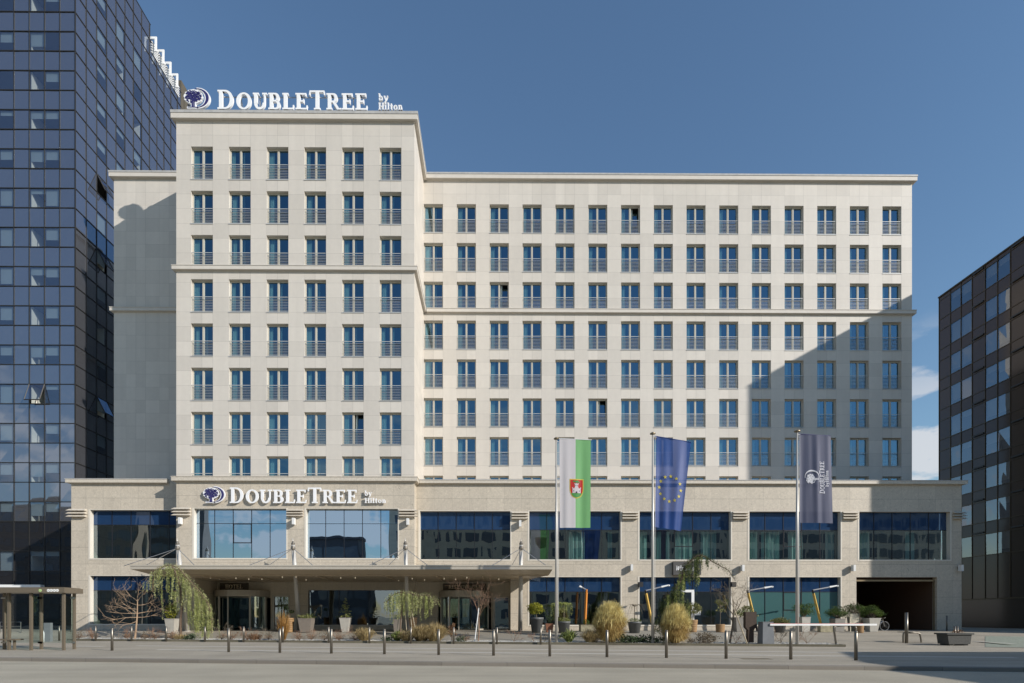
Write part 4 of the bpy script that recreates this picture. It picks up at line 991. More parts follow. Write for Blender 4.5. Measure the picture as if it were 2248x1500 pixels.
    for i in range(4):
        q = MB(); x1 = XS+.62; zt = top2+.1
        q.box(XS-.1, x1, y, y+.10, zt-.22, zt-.0); q.box(x1-.2, x1, y, y+.10, zt-1.5, zt-.221)
        for j in range(5): q.box(XS+.04, XS+.10, y+.1, y+1.25, zt-1.5+j*.26, zt-1.38+j*.26)
        q.build('louvre_screen', white_m, root); y += 1.3
    q = MB(); Yd = XS/slope(397); q.box(XS-1.5, XS+.05, Yd, Yd+1.3, top2-2.8, top2+1.0); q.build('roof_plant', mat('brown roof housing', (.10,.085,.06), .7), root)
    q = MB(); q.box(XE, P(99, 1287, YG).x, YG-.5, YG-.06, P(50, 1290.5, YG).z, P(50, 1284.5, YG).z); q.build('white_strip', white_m, root)  # plain white strip across the tower front above the ground floor
glass_tower()

# ------------------------------------------------------------------ right dark office block
def dark_block():
    XD = 46.0; root = empty('dark_office_block', (XD, 44, .4), 'dark bronze glass office block at the right edge', 'office building')
    Yc = XD/slope(2062); top = P(2062, 655, Yc).z; Yn = 30.2; pw = 1.27
    sp = glass('dark bronze cladding', (.7,.7,.8), None, .035, rough=.12, diff=(.072,.052,.036)); vi = glass('grey office glass', (.75,.82,.95), (.40,.40,.37), .20, wob=.012)
    m = MB(); fr = MB(); cols = [];  y = Yc; i = 0
    while y > Yn+.01:
        y2 = max(Yn, y-pw*(1.12 if i % 3 == 0 else 1)); cols.append((y2, y, i)); y = y2; i += 1
    z = top-.35; rows_ = []; fh = 3.09; wh_ = 1.95
    while z > 5.5+wh_: rows_.append((z-wh_, z)); z -= fh
    m.quad((XD,Yn,top-.35),(XD,Yc,top-.35),(XD,Yc,top),(XD,Yn,top)); wn = []
    for a, b in zip([None]+rows_, rows_+[None]):
        z1 = a[0] if a else top-.35; z0 = b[1] if b else .4
        if z1-z0 > .01: m.quad((XD,Yn,z0),(XD,Yc,z0),(XD,Yc,z1),(XD,Yn,z1))
    for (z0, z1) in rows_:
        for (y0, y1, i) in cols:
            if i % 3 == 0 or y1 < 46.5:
                m.quad((XD,y0,z0),(XD,y1,z0),(XD,y1,z1),(XD,y0,z1))
            else: wn.append((y0, y1, z0, z1))
    m.quad((XD,Yn,.4),(XD+18,Yn,.4),(XD+18,Yn,top),(XD,Yn,top)); m.quad((XD,Yc,.4),(XD+18,Yc,.4),(XD+18,Yc,top),(XD,Yc,top)); m.quad((XD,Yn,top),(XD+18,Yn,top),(XD+18,Yc,top),(XD,Yc,top)); m.quad((XD+18,Yn,.4),(XD+18,Yc,.4),(XD+18,Yc,top),(XD+18,Yn,top))
    m.build('facade', sp, root)
    fm_ = mat('bronze mullion', (.07,.05,.03), .4, .6)
    for (y0, y1, i) in cols: fr.box(XD-.05, XD-.003, y1-.03, y1+.03, 3.2, top)
    for (z0, z1) in rows_:
        for zz in (z0, z1): fr.box(XD-.045, XD-.004, Yn, Yc, zz-.03, zz+.03)
    fr.box(XD-.12, XD+.3, Yn, Yc+.05, top, top+.12); fr.box(XD-.06, XD-.004, Yn, Yc, 3.15, 3.25)
    fr.build('mullion_grid', fm_, root)
    ib = MB(); ib.quad((XD+3,Yn,.5),(XD+3,Yc,.5),(XD+3,Yc,top),(XD+3,Yn,top)); [ib.box(XD+.1, XD+3, Yn, Yc-.1, z0-.5, z0-.2) for z0, z1 in rows_]; ib.build('interior', room_m, root)
    rd = random.Random(3); bl = mat('grey blind', (.40,.40,.38), .8)
    for (y0, y1, z0, z1) in wn:
        g = MB(); K = lambda: rd.uniform(-.012,.012); g.quad((XD+K(),y0,z0),(XD+K(),y1,z0),(XD+K(),y1,z1),(XD+K(),y0,z1)); w_ = g.build('window', vi, root)
        d = rd.choice((.3, .5, .8, 1)); q = MB(); q.quad((XD+.15,y0+.05,z1-(z1-z0)*d),(XD+.15,y1-.05,z1-(z1-z0)*d),(XD+.15,y1-.05,z1),(XD+.15,y0+.05,z1)); q.build('blind', bl, w_)
    # small brackets under each storey
    q = MB()
    for (z0, z1) in rows_:
        for (y0, y1, i) in cols:
            if i % 3 == 0 and i > 0: q.box(XD-.14, XD-.05, y0+.1, y1-.15, z1+.15, z1+.28)
    q.build('vent_covers', black_m, root)['kind'] = 'stuff'
dark_block()

# ------------------------------------------------------------------ the other side of the street, behind the photographer (seen in the glass)
def opposite(name, lab, x0, x1, y0, y1, h, col, fh, ww, gap, cat='building'):
    root = empty(name, ((x0+x1)/2, y1, 0), lab, cat); m = MB(); m.box(x0, x1, y0, y1, -.1, h); m.box(x0-.3, x1+.3, y0-.3, y1+.3, h+.003, h+.5)
    m.build('wall', mat(name+' render', col, .8, nscale=1, namt=.12), root); w = MB(); x = x0+1
    while x+ww < x1:
        z = 1.2
        while z+fh < h+1: w.box(x, x+ww, y1+.01, y1+.06, z, min(h-.5, z+fh*.58)); z += fh
        x += ww+gap
    w.build('windows', mat('street window glass', (.13,.15,.18), .15), root)
opposite('apartment_block', 'pale flat fronted block across the street mirrored in the windows right of the canopy', -20.5, 30, -38, -32, 24, (.78,.68,.52), 3.2, 1.9, 1.7)
opposite('apartment_block', 'taller beige block across the street mirrored in the right hand windows', 31, 95, -40, -34, 26, (.62,.57,.48), 3.2, 2.4, 1.1)
opposite('corner_pavilion', 'low dark pavilion across the street mirrored in the central windows', -38.5, -26, -34, -30, 17, (.10,.10,.11), 4, 3.2, .8)
opposite('office_block', 'dark office block across the street mirrored left of centre', -70, -58.5, -35, -30, 24, (.14,.13,.12), 3.3, 2.6, .5)
opposite('office_block', 'long brown office block across the street mirrored in the glass tower', -134, -74, -42, -34, 27, (.30,.25,.20), 3.3, 2.6, 1.4)
kk = empty('shadow_block', (34, 9, 0), 'unseen block added beyond the right edge to cast the shadow on the pavement', 'building')
m = MB(); m.prism([(29.9,14.4,-.1),(44,14.4,-.1),(44,3,-.1),(27.2,3,-.1),(27.2,8.9,-.1)], (0,0,8.4)); m.build('wall', mat('shadow block render', (.4,.38,.35), .8, nscale=1, namt=.12), kk)  # unseen block, added and outlined to throw the shadow wedge on the pavement
m = MB(); [m.box(x, x+1.8, 14.41, 14.46, z, z+1.6) for x in (31, 34, 37, 40) for z in (1.2, 5)]; m.build('windows', mat('shadow block glass', (.04,.05,.07), .1), kk)
# ------------------------------------------------------------------ bollards
bo = MB(); bo.lathe((0, 0), [(.055, -.03), (.055, .95), (.05, .955), (.05, .965), (.056, .97), (.056, .99), (.045, 1.01), (.02, 1.02)], 20)
bmesh0 = bo.build('bollard', mat('dull steel', (.22,.20,.17), .38, .9, nscale=20, namt=.15, stretch=(1,1,.1)), None, True)
near = [(246, 'nearest the bus shelter'), (502, 'below the small HOTEL lettering'), (614.5, 'in front of the tall rust coloured reeds'), (727.5, 'left of the small potted conifer'),
        (844, 'below the left edge of the low weeping cedar'), (963, 'in front of the brown grass clump'), (1083.5, 'right of the bare red twigged tree'), (1207, 'just left of the first flagpole'),
        (1332.5, 'in front of the left golden grass clump'), (1463, 'between the second flagpole and the right golden grass'), (1594, 'left of the dark brown stele'), (1736, 'just left of the third flagpole'), (1879, 'furthest right, near the barrier end')]
far = [(130, 'standing behind the bus shelter glass'), (210, 'just right of the bus shelter'), (289, 'below the bare orange tree'), (365, 'left of the big weeping cedar foot'), (450, 'right of the big weeping cedar foot'), (535, 'below the left revolving door'),
       (621, 'beside the rust coloured reeds'), (721.5, 'behind the front bollard left of the small conifer'), (811, 'left of the low weeping cedar'), (902, 'below the stems of the low weeping cedar'), (996, 'right of the brown grass clump'), (1091, 'right of the red twigged tree'), (1187, 'below the yellow topiary pot')]
first = True
nl = lineXY(G(246, 1428.5), G(1879, 1450))
for row, grp, h in ((near, 'bollards of the front row', 1.0), (far, 'bollards of the back row along the bed kerb', .92)):
    for px, lab in row:
        k = slope(px); y = 25.
        if row is near:
            for _ in range(30): y = nl(k*y)
        else:
            for _ in range(30): y = bedY(k*y)-.14
        o = bmesh0 if first else bmesh0.copy()
        if not first: S.collection.objects.link(o)
        first = False; o.location = (k*y, y, 0); o.scale = (1, 1, h)
        tag(o, ('polished steel bollard in the front row, ' if row is near else 'thin steel bollard at the bed kerb, ')+lab, 'bollard', grp)

# ------------------------------------------------------------------ bus shelter
bs = empty('bus_shelter', G(115, 1427), 'brown framed glass bus shelter with round badges on its roof edge', 'bus shelter')
br = mat('bronze shelter frame', (.20,.165,.12), .45, .4); sg = glass('shelter glass', (.8,.9,.9), (.72,.80,.78), .06)
y0 = G(140, 1428).y; y1 = y0+.85; zt = P(140, 1302, y0).z
x_ = lambda px, y: P(px, 1400, y).x
m = MB(); m.box(x_(-120, y0), x_(144, y0)+.1, y0-.2, y1+.1, zt, zt+.22); m.box(x_(-120,y0), x_(144,y0)+.02, y0-.15, y1+.05, zt+.221, zt+.25); m.build('roof', br, bs)
for px, yy in ((-60, y0), (20, y0+.3), (68.5, y0), (140, y0), (91, y1), (163, y1), (10, y1)):
    m = MB(); x = x_(px, yy); m.box(x-.05, x+.05, yy-.05, yy+.05, -.02, zt-.002); m.build('post', br, bs)
m = MB()
for (a, b, ya, yb) in ((x_(91,y1)+.06, x_(163,y1)-.06, y1, y1), (x_(10,y1)+.06, x_(91,y1)-.06, y1, y1), (x_(140,y0), x_(163,y1), y0+.07, y1-.07), (x_(68.5,y0), x_(91,y1), y0+.07, y1-.07)):
    m.quad((a,ya,.3),(b,yb,.3),(b,yb,zt-.12),(a,ya,zt-.12))
m.build('glass_panel', sg, bs)
m = MB()
for (a, b, yy) in ((91, 163, y1), (10, 91, y1)):
    for px in (a, b):
        for z in (.32, zt-.2): p = P(px, 1400, yy); m.box(p.x-.1, p.x+.1, yy-.09, yy-.065, z-.04, z+.04)
m.build('glass_clamp', steel, bs)
m = MB(); m.box(x_(-30,y1), x_(60,y1), y1-.65, y1-.2, .44, .50); [m.box(x_(px,y1)-.03, x_(px,y1)+.03, y1-.5, y1-.4, 0, .44) for px in (-20, 50)]; m.build('bench', br, bs)
yel_b = mat('lime badge', (.45,.62,.25), .5)
for px, mt in ((88.5, yel_b), (106.5, white_m), (113, white_m), (119.5, white_m), (126, white_m)):
    p = P(px, 1296.5, y0-.2); m = MB(); pts = [(p.x+.065*math.cos(R(a)), y0-.202, p.z+.065*math.sin(R(a))) for a in range(0, 360, 24)]; m.prism(list(reversed(pts)), (0, -.012, 0)); bdg = m.build('badge', mt, bs)
    m = MB(); relief(m, arc(0, 0, .028, .028, 0, 360, .01, .01, 8), lambda a, b: Vector((p.x+a, y0-.2145, p.z+b)), .003); m.build('badge_mark', mat('badge ink', (.25,.3,.25), .6), bdg)
p = G(103, 1409); m = MB(); m.box(p.x-.2, p.x+.2, p.y, p.y+.2, 0, 1.15); o = m.build('information_post', mat('grey post', (.22,.23,.24), .5)); tag(o, 'short grey information post behind the bus shelter', 'post')
p = G(99, 1410); m = MB(); m.tube([(p.x,p.y-.1,0),(p.x,p.y-.1,.55),(p.x-.05,p.y-.1,.68),(p.x-.16,p.y-.1,.72)], .035, 8); tag(m.build('handrail', white_m, None, True), 'short white bent handrail behind the bus shelter', 'handrail')
for i, (pa, pb) in enumerate(((0, 17), (24, 46))):
    q = P(pa, 1381, 40); r_ = P(pb, 1381, 40); m = MB(); m.tube([(q.x,40,gz(q.x,40)),(q.x,40,1.15),(r_.x,40,1.15),(r_.x,40,gz(r_.x,40))], .03, 6); m.tube([(q.x,40,.85),(r_.x,40,.85)], .025, 6)
    tag(m.build('bicycle_rack', steel), ('low steel hoop rail at the left edge, ' + ('touching the frame edge' if i == 0 else 'second from the frame edge')), 'railing', 'hoop rails by the glass tower')

# ------------------------------------------------------------------ plants
rnd = random.Random(77)
class Leaf:
    """many small leaf faces in one mesh"""
    def __init__(s, w=.32): s.m = MB(); s.w = w
    def leaf(s, p, r, mi=0, up=0):
        a = Vector((rnd.uniform(-1,1), rnd.uniform(-1,1), rnd.uniform(-1,1)+up)); a.normalize(); b = a.orthogonal().normalized(); b.rotate(Matrix.Rotation(rnd.random()*6.28, 3, a)); c = a.cross(b)
        s.m.quad(p-b*r*.5, p+c*r*s.w, p+b*r*.55, p-c*r*s.w, mi=mi)
    def cloud(s, c, rad, n, size, mi=0, shell=.55, lump=.18, flat=False):
        c = Vector(c); ph = rnd.random()*9
        for _ in range(n):
            d = Vector((rnd.gauss(0,1), rnd.gauss(0,1), rnd.gauss(0,1))).normalized()
            k = shell+(1-shell)*rnd.random()**.5
            k *= 1+lump*noise.noise(d*2.2+Vector((ph,ph,0)))*2
            p = c+Vector((d.x*rad[0], d.y*rad[1], d.z*rad[2]))*k
            s.leaf(p, size*rnd.uniform(.6, 1.3), mi)
    def strand(s, pts, size, per, mi=0, spread=.05):
        for a, b in zip(pts, pts[1:]):
            n = max(1, int((b-a).length*per))
            for i in range(n):
                p = a.lerp(b, rnd.random())+Vector((rnd.gauss(0,spread), rnd.gauss(0,spread), rnd.gauss(0,spread*.6)))
                s.leaf(p, size*rnd.uniform(.6, 1.3), mi)
def curve(ps, n=8):
    ps = [Vector(p) for p in ps]; out_ = []
    for i in range(len(ps)-1):
        p0, p1, p2, p3 = ps[max(i-1,0)], ps[i], ps[i+1], ps[min(i+2,len(ps)-1)]
        for k in range(n):
            t = k/n; out_.append(.5*((2*p1)+(p2-p0)*t+(2*p0-5*p1+4*p2-p3)*t*t+(-p0+3*p1-3*p2+p3)*t**3))
    return out_+[ps[-1]]
bark = mat('brown bark', (.13,.09,.06), .9, nscale=20, namt=.3); bark_o = mat('orange bark', (.36,.25,.16), .8, nscale=15, namt=.25); bark_g = mat('grey twig bark', (.17,.14,.10), .9, nscale=20, namt=.25); bark_r = mat('red brown twigs', (.25,.15,.095), .8, nscale=15, namt=.25)
cedar_l = leafmat('blue green cedar needles', (.27,.29,.12), (.54,.55,.26)); cedar_d = leafmat('deep green needles', (.035,.06,.02), (.10,.13,.05)); cedar_y = leafmat('yellow green needles', (.20,.24,.07), (.44,.47,.16))
box_l = leafmat('boxwood leaves', (.05,.09,.02), (.16,.21,.05)); yel_l = leafmat('golden evergreen leaves', (.16,.18,.02), (.42,.40,.05)); jun_l = leafmat('juniper needles', (.03,.06,.015), (.13,.19,.04)); olive_l = leafmat('olive shrub leaves', (.11,.12,.04), (.30,.29,.11))
straw = leafmat('golden straw', (.50,.40,.15), (.92,.82,.40), 3, .35); straw_b = leafmat('brown dry grass', (.28,.20,.09), (.54,.43,.22), 3, .3); rust = leafmat('rust coloured reeds', (.26,.13,.035), (.46,.27,.09), 3, .3); dry = leafmat('dry red brown twigs', (.16,.09,.05), (.30,.18,.10), 4)
ivy_l = leafmat('dark ivy leaves', (.02,.035,.015), (.10,.14,.07)); yuc_l = leafmat('yucca blades', (.07,.10,.03), (.30,.34,.10)); heath = leafmat('purple brown heath', (.11,.085,.05), (.23,.18,.12))
def branch(m, p, d, L, r, depth, spread=.6, up=.1, kids=3, minr=.004):
    pts = [p]; rr = [r]; q = Vector(p); v = Vector(d).normalized()
    for i in range(4):
        v = (v+Vector((rnd.gauss(0,.12), rnd.gauss(0,.12), rnd.gauss(0,.08)+up*.3))).normalized(); q = q+v*L/4; pts.append(q.copy()); rr.append(max(minr, r*(1-.16*(i+1))))
    m.tube(pts, rr, 5 if r < .03 else 8, caps=False)
    if depth <= 0: return
    for k in range(kids):
        i = rnd.choice((2, 3, 4, 4)); a = Vector((rnd.gauss(0,1), rnd.gauss(0,1)*.8, rnd.gauss(0,.6)+up)).normalized()
        nv = (v*(1-spread)+a*spread).normalized(); branch(m, pts[i], nv, L*rnd.uniform(.55, .8), rr[i]*.62, depth-1, spread, up, kids, minr)
def two(name, lab, cat, trunk, tmat, leaf, lmats, names=('trunk', 'foliage'), group=None, at=None):
    root = empty(name, (0,0,0), lab, cat, group)
    if at is not None: root.location = at
    if trunk: trunk.build(names[0], tmat, root)
    if leaf: leaf.m.build(names[1], lmats, root)
    return root
def drape(L, top, hang, size, per, mi=0, spread=.03, n=1):
    for _ in range(n):
        p = Vector(top)+Vector((rnd.gauss(0,.06), rnd.gauss(0,.1), 0)); pts = [p]; h = hang*rnd.uniform(.55, 1.1); k = max(2, int(h/.25))
        for i in range(k): p = p+Vector((rnd.gauss(0,.025), rnd.gauss(0,.025), -h/k)); pts.append(p)
        L.strand(pts, size, per, mi, spread)
def weeping(name, lab, path, Y, drops, trunkpath, mats, size=.09, per=70, ydepth=.5, tmat=None, rt=(.09,.05,.02), group=None):
    """path: pixels of the arching limb; drops: (px,py_top,py_bottom,count)"""
    t = MB(); L = Leaf(.13); per = per*1.45
    pp = curve([P(x, y, Y) for x, y in path]); n = len(pp); t.tube(pp, [rt[1]+(rt[2]-rt[1])*i/n for i in range(n)], 6)
    tp = curve([Vector((P(x,y,Y).x, Y, max(P(x,y,Y).z, .1))) for x, y in trunkpath]); n = len(tp); t.tube(tp, [rt[0]+(rt[1]-rt[0])*i/n for i in range(n)], 8)
    L.strand([p+Vector((0,0,.05)) for p in pp], size, per*1.6, 0, .10)
    for (x, y0, y1, c) in drops:
        for _ in range(c):
            yy = Y+rnd.uniform(-ydepth, ydepth); p = P(x+rnd.uniform(-4, 4), y0+rnd.uniform(-2, 3), Y); p.y = yy
            if rnd.random() < .5: t.tube([p+Vector((0,Y-yy,0)), p+Vector((0,(Y-yy)*.4,.08)), p], [.012,.01,.006], 4)
            drape(L, p, (y1-y0)*Y/F, size, per, rnd.choice((0,0,1)))
    return two(name, lab, 'tree', t, tmat or bark, L, mats, ('trunk', 'crown'))
Y = onbed(380, 1.0).y
weeping('weeping_cedar', 'tall weeping blue green cedar arching over the left end of the canopy', [(335, 1300), (338, 1268), (352, 1248), (372, 1241), (392, 1248), (408, 1266), (425, 1284), (443, 1305), (458, 1330), (465, 1365), (464, 1390)], Y,
        [(326,1278,1302,3),(331,1266,1296,4),(337,1257,1295,5),(344,1251,1318,4),(348,1250,1352,3),(354,1247,1285,5),(361,1244,1298,5),(368,1242,1303,5),(375,1243,1275,4),(381,1246,1290,5),(388,1250,1315,5),(384,1300,1345,4),(390,1300,1338,4),
         (395,1256,1325,6),(401,1262,1310,6),(407,1268,1330,6),(413,1276,1322,6),(419,1283,1365,6),(425,1288,1372,7),(431,1294,1380,7),(437,1300,1392,8),(443,1308,1400,8),(449,1316,1402,8),(455,1326,1402,7),(461,1340,1402,6),(466,1360,1403,4),(430,1340,1398,5),(420,1330,1385,4)],
        [(398, 1405), (396, 1370), (399, 1320), (390, 1270), (378, 1243)], [cedar_l, cedar_y], size=.085, per=62)
Y = onbed(900, 1.1).y
weeping('weeping_cedar', 'low weeping cedar on several thin stems between the two revolving doors', [(848, 1325), (858, 1310), (878, 1301), (900, 1303), (920, 1308), (938, 1306), (952, 1314), (962, 1324)], Y,
        [(849,1322,1345,3),(853,1315,1362,5),(858,1310,1342,5),(864,1306,1348,6),(870,1303,1358,6),(877,1302,1346,6),(884,1302,1360,7),(891,1303,1352,7),(898,1304,1365,8),(905,1305,1350,7),(912,1307,1358,6),(918,1308,1340,5),(926,1308,1338,4),(935,1307,1352,5),(942,1309,1355,5),(950,1313,1335,4),(958,1320,1330,3)],
        [(878, 1400), (880, 1360), (886, 1325), (890, 1303)], [cedar_l, cedar_y], size=.075, per=80, rt=(.04,.03,.012))
o = [x for x in S.objects if x.name.startswith('weeping_cedar')][-1]
m = MB(); [m.tube([P(a, 1392, Y+.2), P(b, 1340, Y+.1)], .03, 6) for a, b in ((872, 876), (893, 889), (905, 900), (914, 903))]; m.build('support_stake', mat('pale stake wood', (.42,.36,.26), .8), o)
Y = onbed(1490, 1.0).y
weeping('weeping_cedar', 'tall dark weeping cedar with one long bare branch over the restaurant sign', [(1478, 1300), (1494, 1275), (1503, 1250), (1518, 1230), (1532, 1220), (1546, 1222), (1562, 1232), (1580, 1242), (1598, 1252), (1608, 1266), (1614, 1274)], Y,
        [(1508,1238,1290,8),(1514,1232,1272,8),(1520,1228,1270,7),(1526,1224,1262,7),(1532,1221,1310,5),(1534,1222,1308,4),(1540,1221,1242,5),(1546,1223,1250,5),(1552,1228,1240,3),(1560,1232,1240,2),(1575,1242,1248,2),(1590,1250,1258,2),
         (1502,1248,1300,9),(1497,1262,1312,9),(1490,1275,1320,8),(1484,1285,1330,8),(1478,1292,1345,8),(1472,1300,1350,8),(1466,1305,1365,8),(1460,1312,1370,8),(1455,1320,1380,6),(1491,1310,1345,7),(1500,1318,1352,6),(1505,1330,1365,4),(1484,1320,1390,7),(1474,1340,1398,7),(1464,1345,1400,7),(1452,1350,1400,6),(1446,1360,1402,5),(1508,1340,1372,3)],
        [(1470, 1405), (1468, 1370), (1474, 1330), (1480, 1298)], [cedar_d, cedar_y], size=.085, per=75, rt=(.10,.05,.010))
def bare_tree(name, lab, px, ytop, col, L, d=(0,0,1), r=.06, depth=4, off=.8, spread=.6, up=.1, kids=3, base=None, trunk=None, cat='tree', minr=.004):
    b = base or onbed(px, off); m = MB(); 
    if trunk: 
        t = P(trunk[0], trunk[1], b.y); m.tube(curve([b, b.lerp(t, .5)+Vector((.04,0,0)), t], 4), [r*(1-.04*i) for i in range(9)], 8)
    else: t = b
    br_ = MB()
    for k in range(kids+2): 
        a = Vector((rnd.gauss(0,1), rnd.gauss(0,.6), abs(rnd.gauss(.3,.4))+up)).normalized(); branch(br_, t-Vector((0,0,rnd.uniform(0,(t-b).length*.5) if trunk else 0)), (a*spread+Vector(d)*(1-spread)), L*rnd.uniform(.7,1.1), r*.55, depth-1, spread, up, kids, minr)
    root = empty(name, (0,0,0), lab, cat)
    if trunk: m.build('trunk', col, root)
    br_.build('crown', col, root); return root
def limb_tree(lab, px, top, limbs, col, Y, r=.07, twigs=4):
    base = P(px, 1403, Y); base.z = .1; tp = P(*top, Y); root = empty('bare_tree', base, lab, 'tree')
    m = MB(); ax = curve([base, base.lerp(tp, .5)+Vector((.05, 0, 0)), tp], 6); m.tube(ax, [r*(1-.75*i/12) for i in range(13)], 8); m.build('trunk', col, root)
    m = MB()
    for (h, ex, ey) in limbs:
        p = ax[int(h*12)]; e = P(ex, ey, Y); e.y = Y+rnd.uniform(-.8, .8); mid = p.lerp(e, .45)+Vector((0, 0, rnd.uniform(-.12, .08)))
        c = curve([p, mid, e], 6); m.tube(c, [.026*(1-.8*i/12) for i in range(13)], 6)
        for k in range(twigs):
            i = rnd.randint(3, 11); d = (c[i+1]-c[i-1]).normalized(); d = (d+Vector((rnd.gauss(0,.5), rnd.gauss(0,.5), rnd.gauss(.15,.45)))).normalized(); branch(m, c[i], d, rnd.uniform(.35, .8), .014, 2, .45, .1, 2, .0042)
    m.build('crown', col, root)
rnd.seed(5); limb_tree('small leafless orange barked tree in front of the left granite bay', 296, (302, 1308), [(.95,300,1298),(.9,322,1303),(.85,280,1306),(.8,243,1306),(.7,232,1330),(.62,248,1345),(.55,262,1362),(.75,340,1318),(.66,346,1335),(.5,335,1350),(.6,262,1322),(.45,270,1372)], bark_o, onbed(297, .8).y)
rnd.seed(9); bare_tree('bare_tree', 'leafless red twigged shrub tree before the right revolving door', 1050, 1300, bark_r, 1.2, r=.034, depth=4, spread=.62, up=.35, trunk=(1051, 1352), minr=.0035)
m = MB(); b = onbed(1042, .5); m.tube([b, P(1051, 1335, b.y)], .03, 6); tag(m.build('support_stake', white_m), 'slim white stake leaning against the red twigged shrub tree', 'stake')
rnd.seed(21); q = bare_tree('bare_tree', 'crooked nearly leafless tree tied to a pale stake beside the brown stele', 1602, 1290, bark_g, 1.25, r=.06, depth=4, spread=.8, up=.25, trunk=(1611, 1338), minr=.005)
L = Leaf(); Yt = onbed(1602, .8).y
for (x, y, n) in ((1583,1338,60),(1640,1335,170),(1648,1345,90),(1622,1348,60),(1632,1352,50),(1660,1352,30)): L.cloud(P(x, y, Yt), (.28, .3, .16), n, .085, shell=.1)
L.m.build('foliage', olive_l, q)
m = MB(); b = onbed(1640, .25); m.tube([b, P(1613, 1341, b.y+.3)], .032, 6); tag(m.build('support_stake', mat('pale bamboo', (.48,.40,.27), .7)), 'pale wooden stake leaning towards the crooked tree by the brown stele', 'stake')
# grasses
def grass(name, lab, c, w, h, n, mt, lean=.35, wid=.014, droop=.35, cat='grass', base=.12, fluff=False):
    m = MB(); c = Vector(c)
    for i in range(n):
        a = rnd.random()*6.283; q = rnd.random()**.6; r0 = base*rnd.random(); hh = h*rnd.uniform(.55, 1.0)*(1-.35*q*q); out_ = w*q
        d = Vector((math.cos(a), math.sin(a), 0)); p = [c+d*r0, c+d*(r0+out_*.30)+Vector((0,0,hh*.42)), c+d*(r0+out_*.68)+Vector((0,0,hh*.86)), c+d*(r0+out_)+Vector((rnd.gauss(0,.04),rnd.gauss(0,.04),hh*(1-droop*q*rnd.random())))]
        s = d.cross(Vector((0,0,1))); s.rotate(Matrix.Rotation(rnd.uniform(-1.2,1.2), 3, 'Z')); ww = wid*rnd.uniform(.6,1.4); ks = (1, .9, .7, .15) if not fluff else (.6, .9, 1.6, .5)
        for j in range(3): m.quad(p[j]-s*ww*ks[j], p[j]+s*ww*ks[j], p[j+1]+s*ww*ks[j+1], p[j+1]-s*ww*ks[j+1])
    o = m.build(name, mt); tag(o, lab, cat); return o
def pampas(lab, px, top, right, off):
    b = onbed(px, off); h = P(px, top, b.y).z-.12; w = abs(right-px)*b.y/F
    c = Vector(b); root = empty('pampas_grass', c, lab, 'ornamental grass', 'two golden ornamental grass clumps'); bl, pl = MB(), MB()
    for i in range(7000):
        a = rnd.random()*6.283; q = rnd.random()**.75; env = h*(1-.42*q**2.6)*(1+.16*noise.noise(Vector((math.cos(a)*q*2.5, math.sin(a)*q*2.5, px*.1)))); hh = env*(rnd.uniform(.80, 1.03) if i % 2 else rnd.uniform(.15,.85))
        d = Vector((math.cos(a), math.sin(a), 0)); out_ = w*q*rnd.uniform(.92, 1.05); swirl = Vector((-d.y, d.x, 0))*rnd.gauss(0, .1)
        p = [c+d*.18*q, c+d*(out_*.5)+Vector((0,0,hh*.5))+swirl*.5, c+d*(out_*.86)+Vector((0,0,hh*.86))+swirl, c+d*out_+Vector((.07,0,hh))+swirl]
        if i % 5 == 0: p[3] = c+d*out_*1.06+Vector((0,0,hh*rnd.uniform(.55,.85)))+swirl
        s_ = d.cross(Vector((0,0,1))); s_.rotate(Matrix.Rotation(rnd.uniform(-1.3,1.3), 3, 'Z')); ww = .007*rnd.uniform(.6,1.5)
        for j, (k0, k1) in enumerate(((.8,.8),(.8,1.1),(1.1,.3))): (pl if j == 2 and i % 2 else bl).quad(p[j]-s_*ww*k0, p[j]+s_*ww*k0, p[j+1]+s_*ww*k1, p[j+1]-s_*ww*k1)
        if i % 2 and i % 3 == 0:
            for k in range(4):
                t = p[2].lerp(p[3], rnd.random()*1.1); e = t+Vector((rnd.gauss(0,.05), rnd.gauss(0,.05), rnd.uniform(.02,.10))); pl.quad(t-s_*.005, t+s_*.005, e)
    for i in range(1500):
        a = rnd.random()*6.283; q = rnd.uniform(.35, 1); d = Vector((math.cos(a), math.sin(a), 0)); hh = h*rnd.uniform(.02,.55)
        p0 = c+d*w*q*.5+Vector((0,0,hh+.35)); p1 = c+d*w*q*.98+Vector((rnd.gauss(0,.05),0,max(.02,hh-.1))); s_ = d.cross(Vector((0,0,1)))*.009; bl.quad(p0-s_, p0+s_, p1+s_*.3, p1-s_*.3)
    bl.build('blades', straw_m, root); pl.build('plumes', straw, root)
straw_m = leafmat('tawny grass blades', (.36,.24,.09), (.62,.48,.20), 4, .3)
rnd.seed(1); pampas('big golden ornamental grass clump between the first and second flagpoles', 1338, 1321, 1379, .75); pampas('golden ornamental grass clump in front of the dark weeping cedar', 1482, 1328, 1518, .45)
rnd.seed(2)
grass('reeds', 'tall rust coloured reed clump beside the slanted column', onbed(622, .6), .55, P(622, 1340, onbed(622,.6).y).z, 420, rust, wid=.010, droop=.15, cat='ornamental grass')
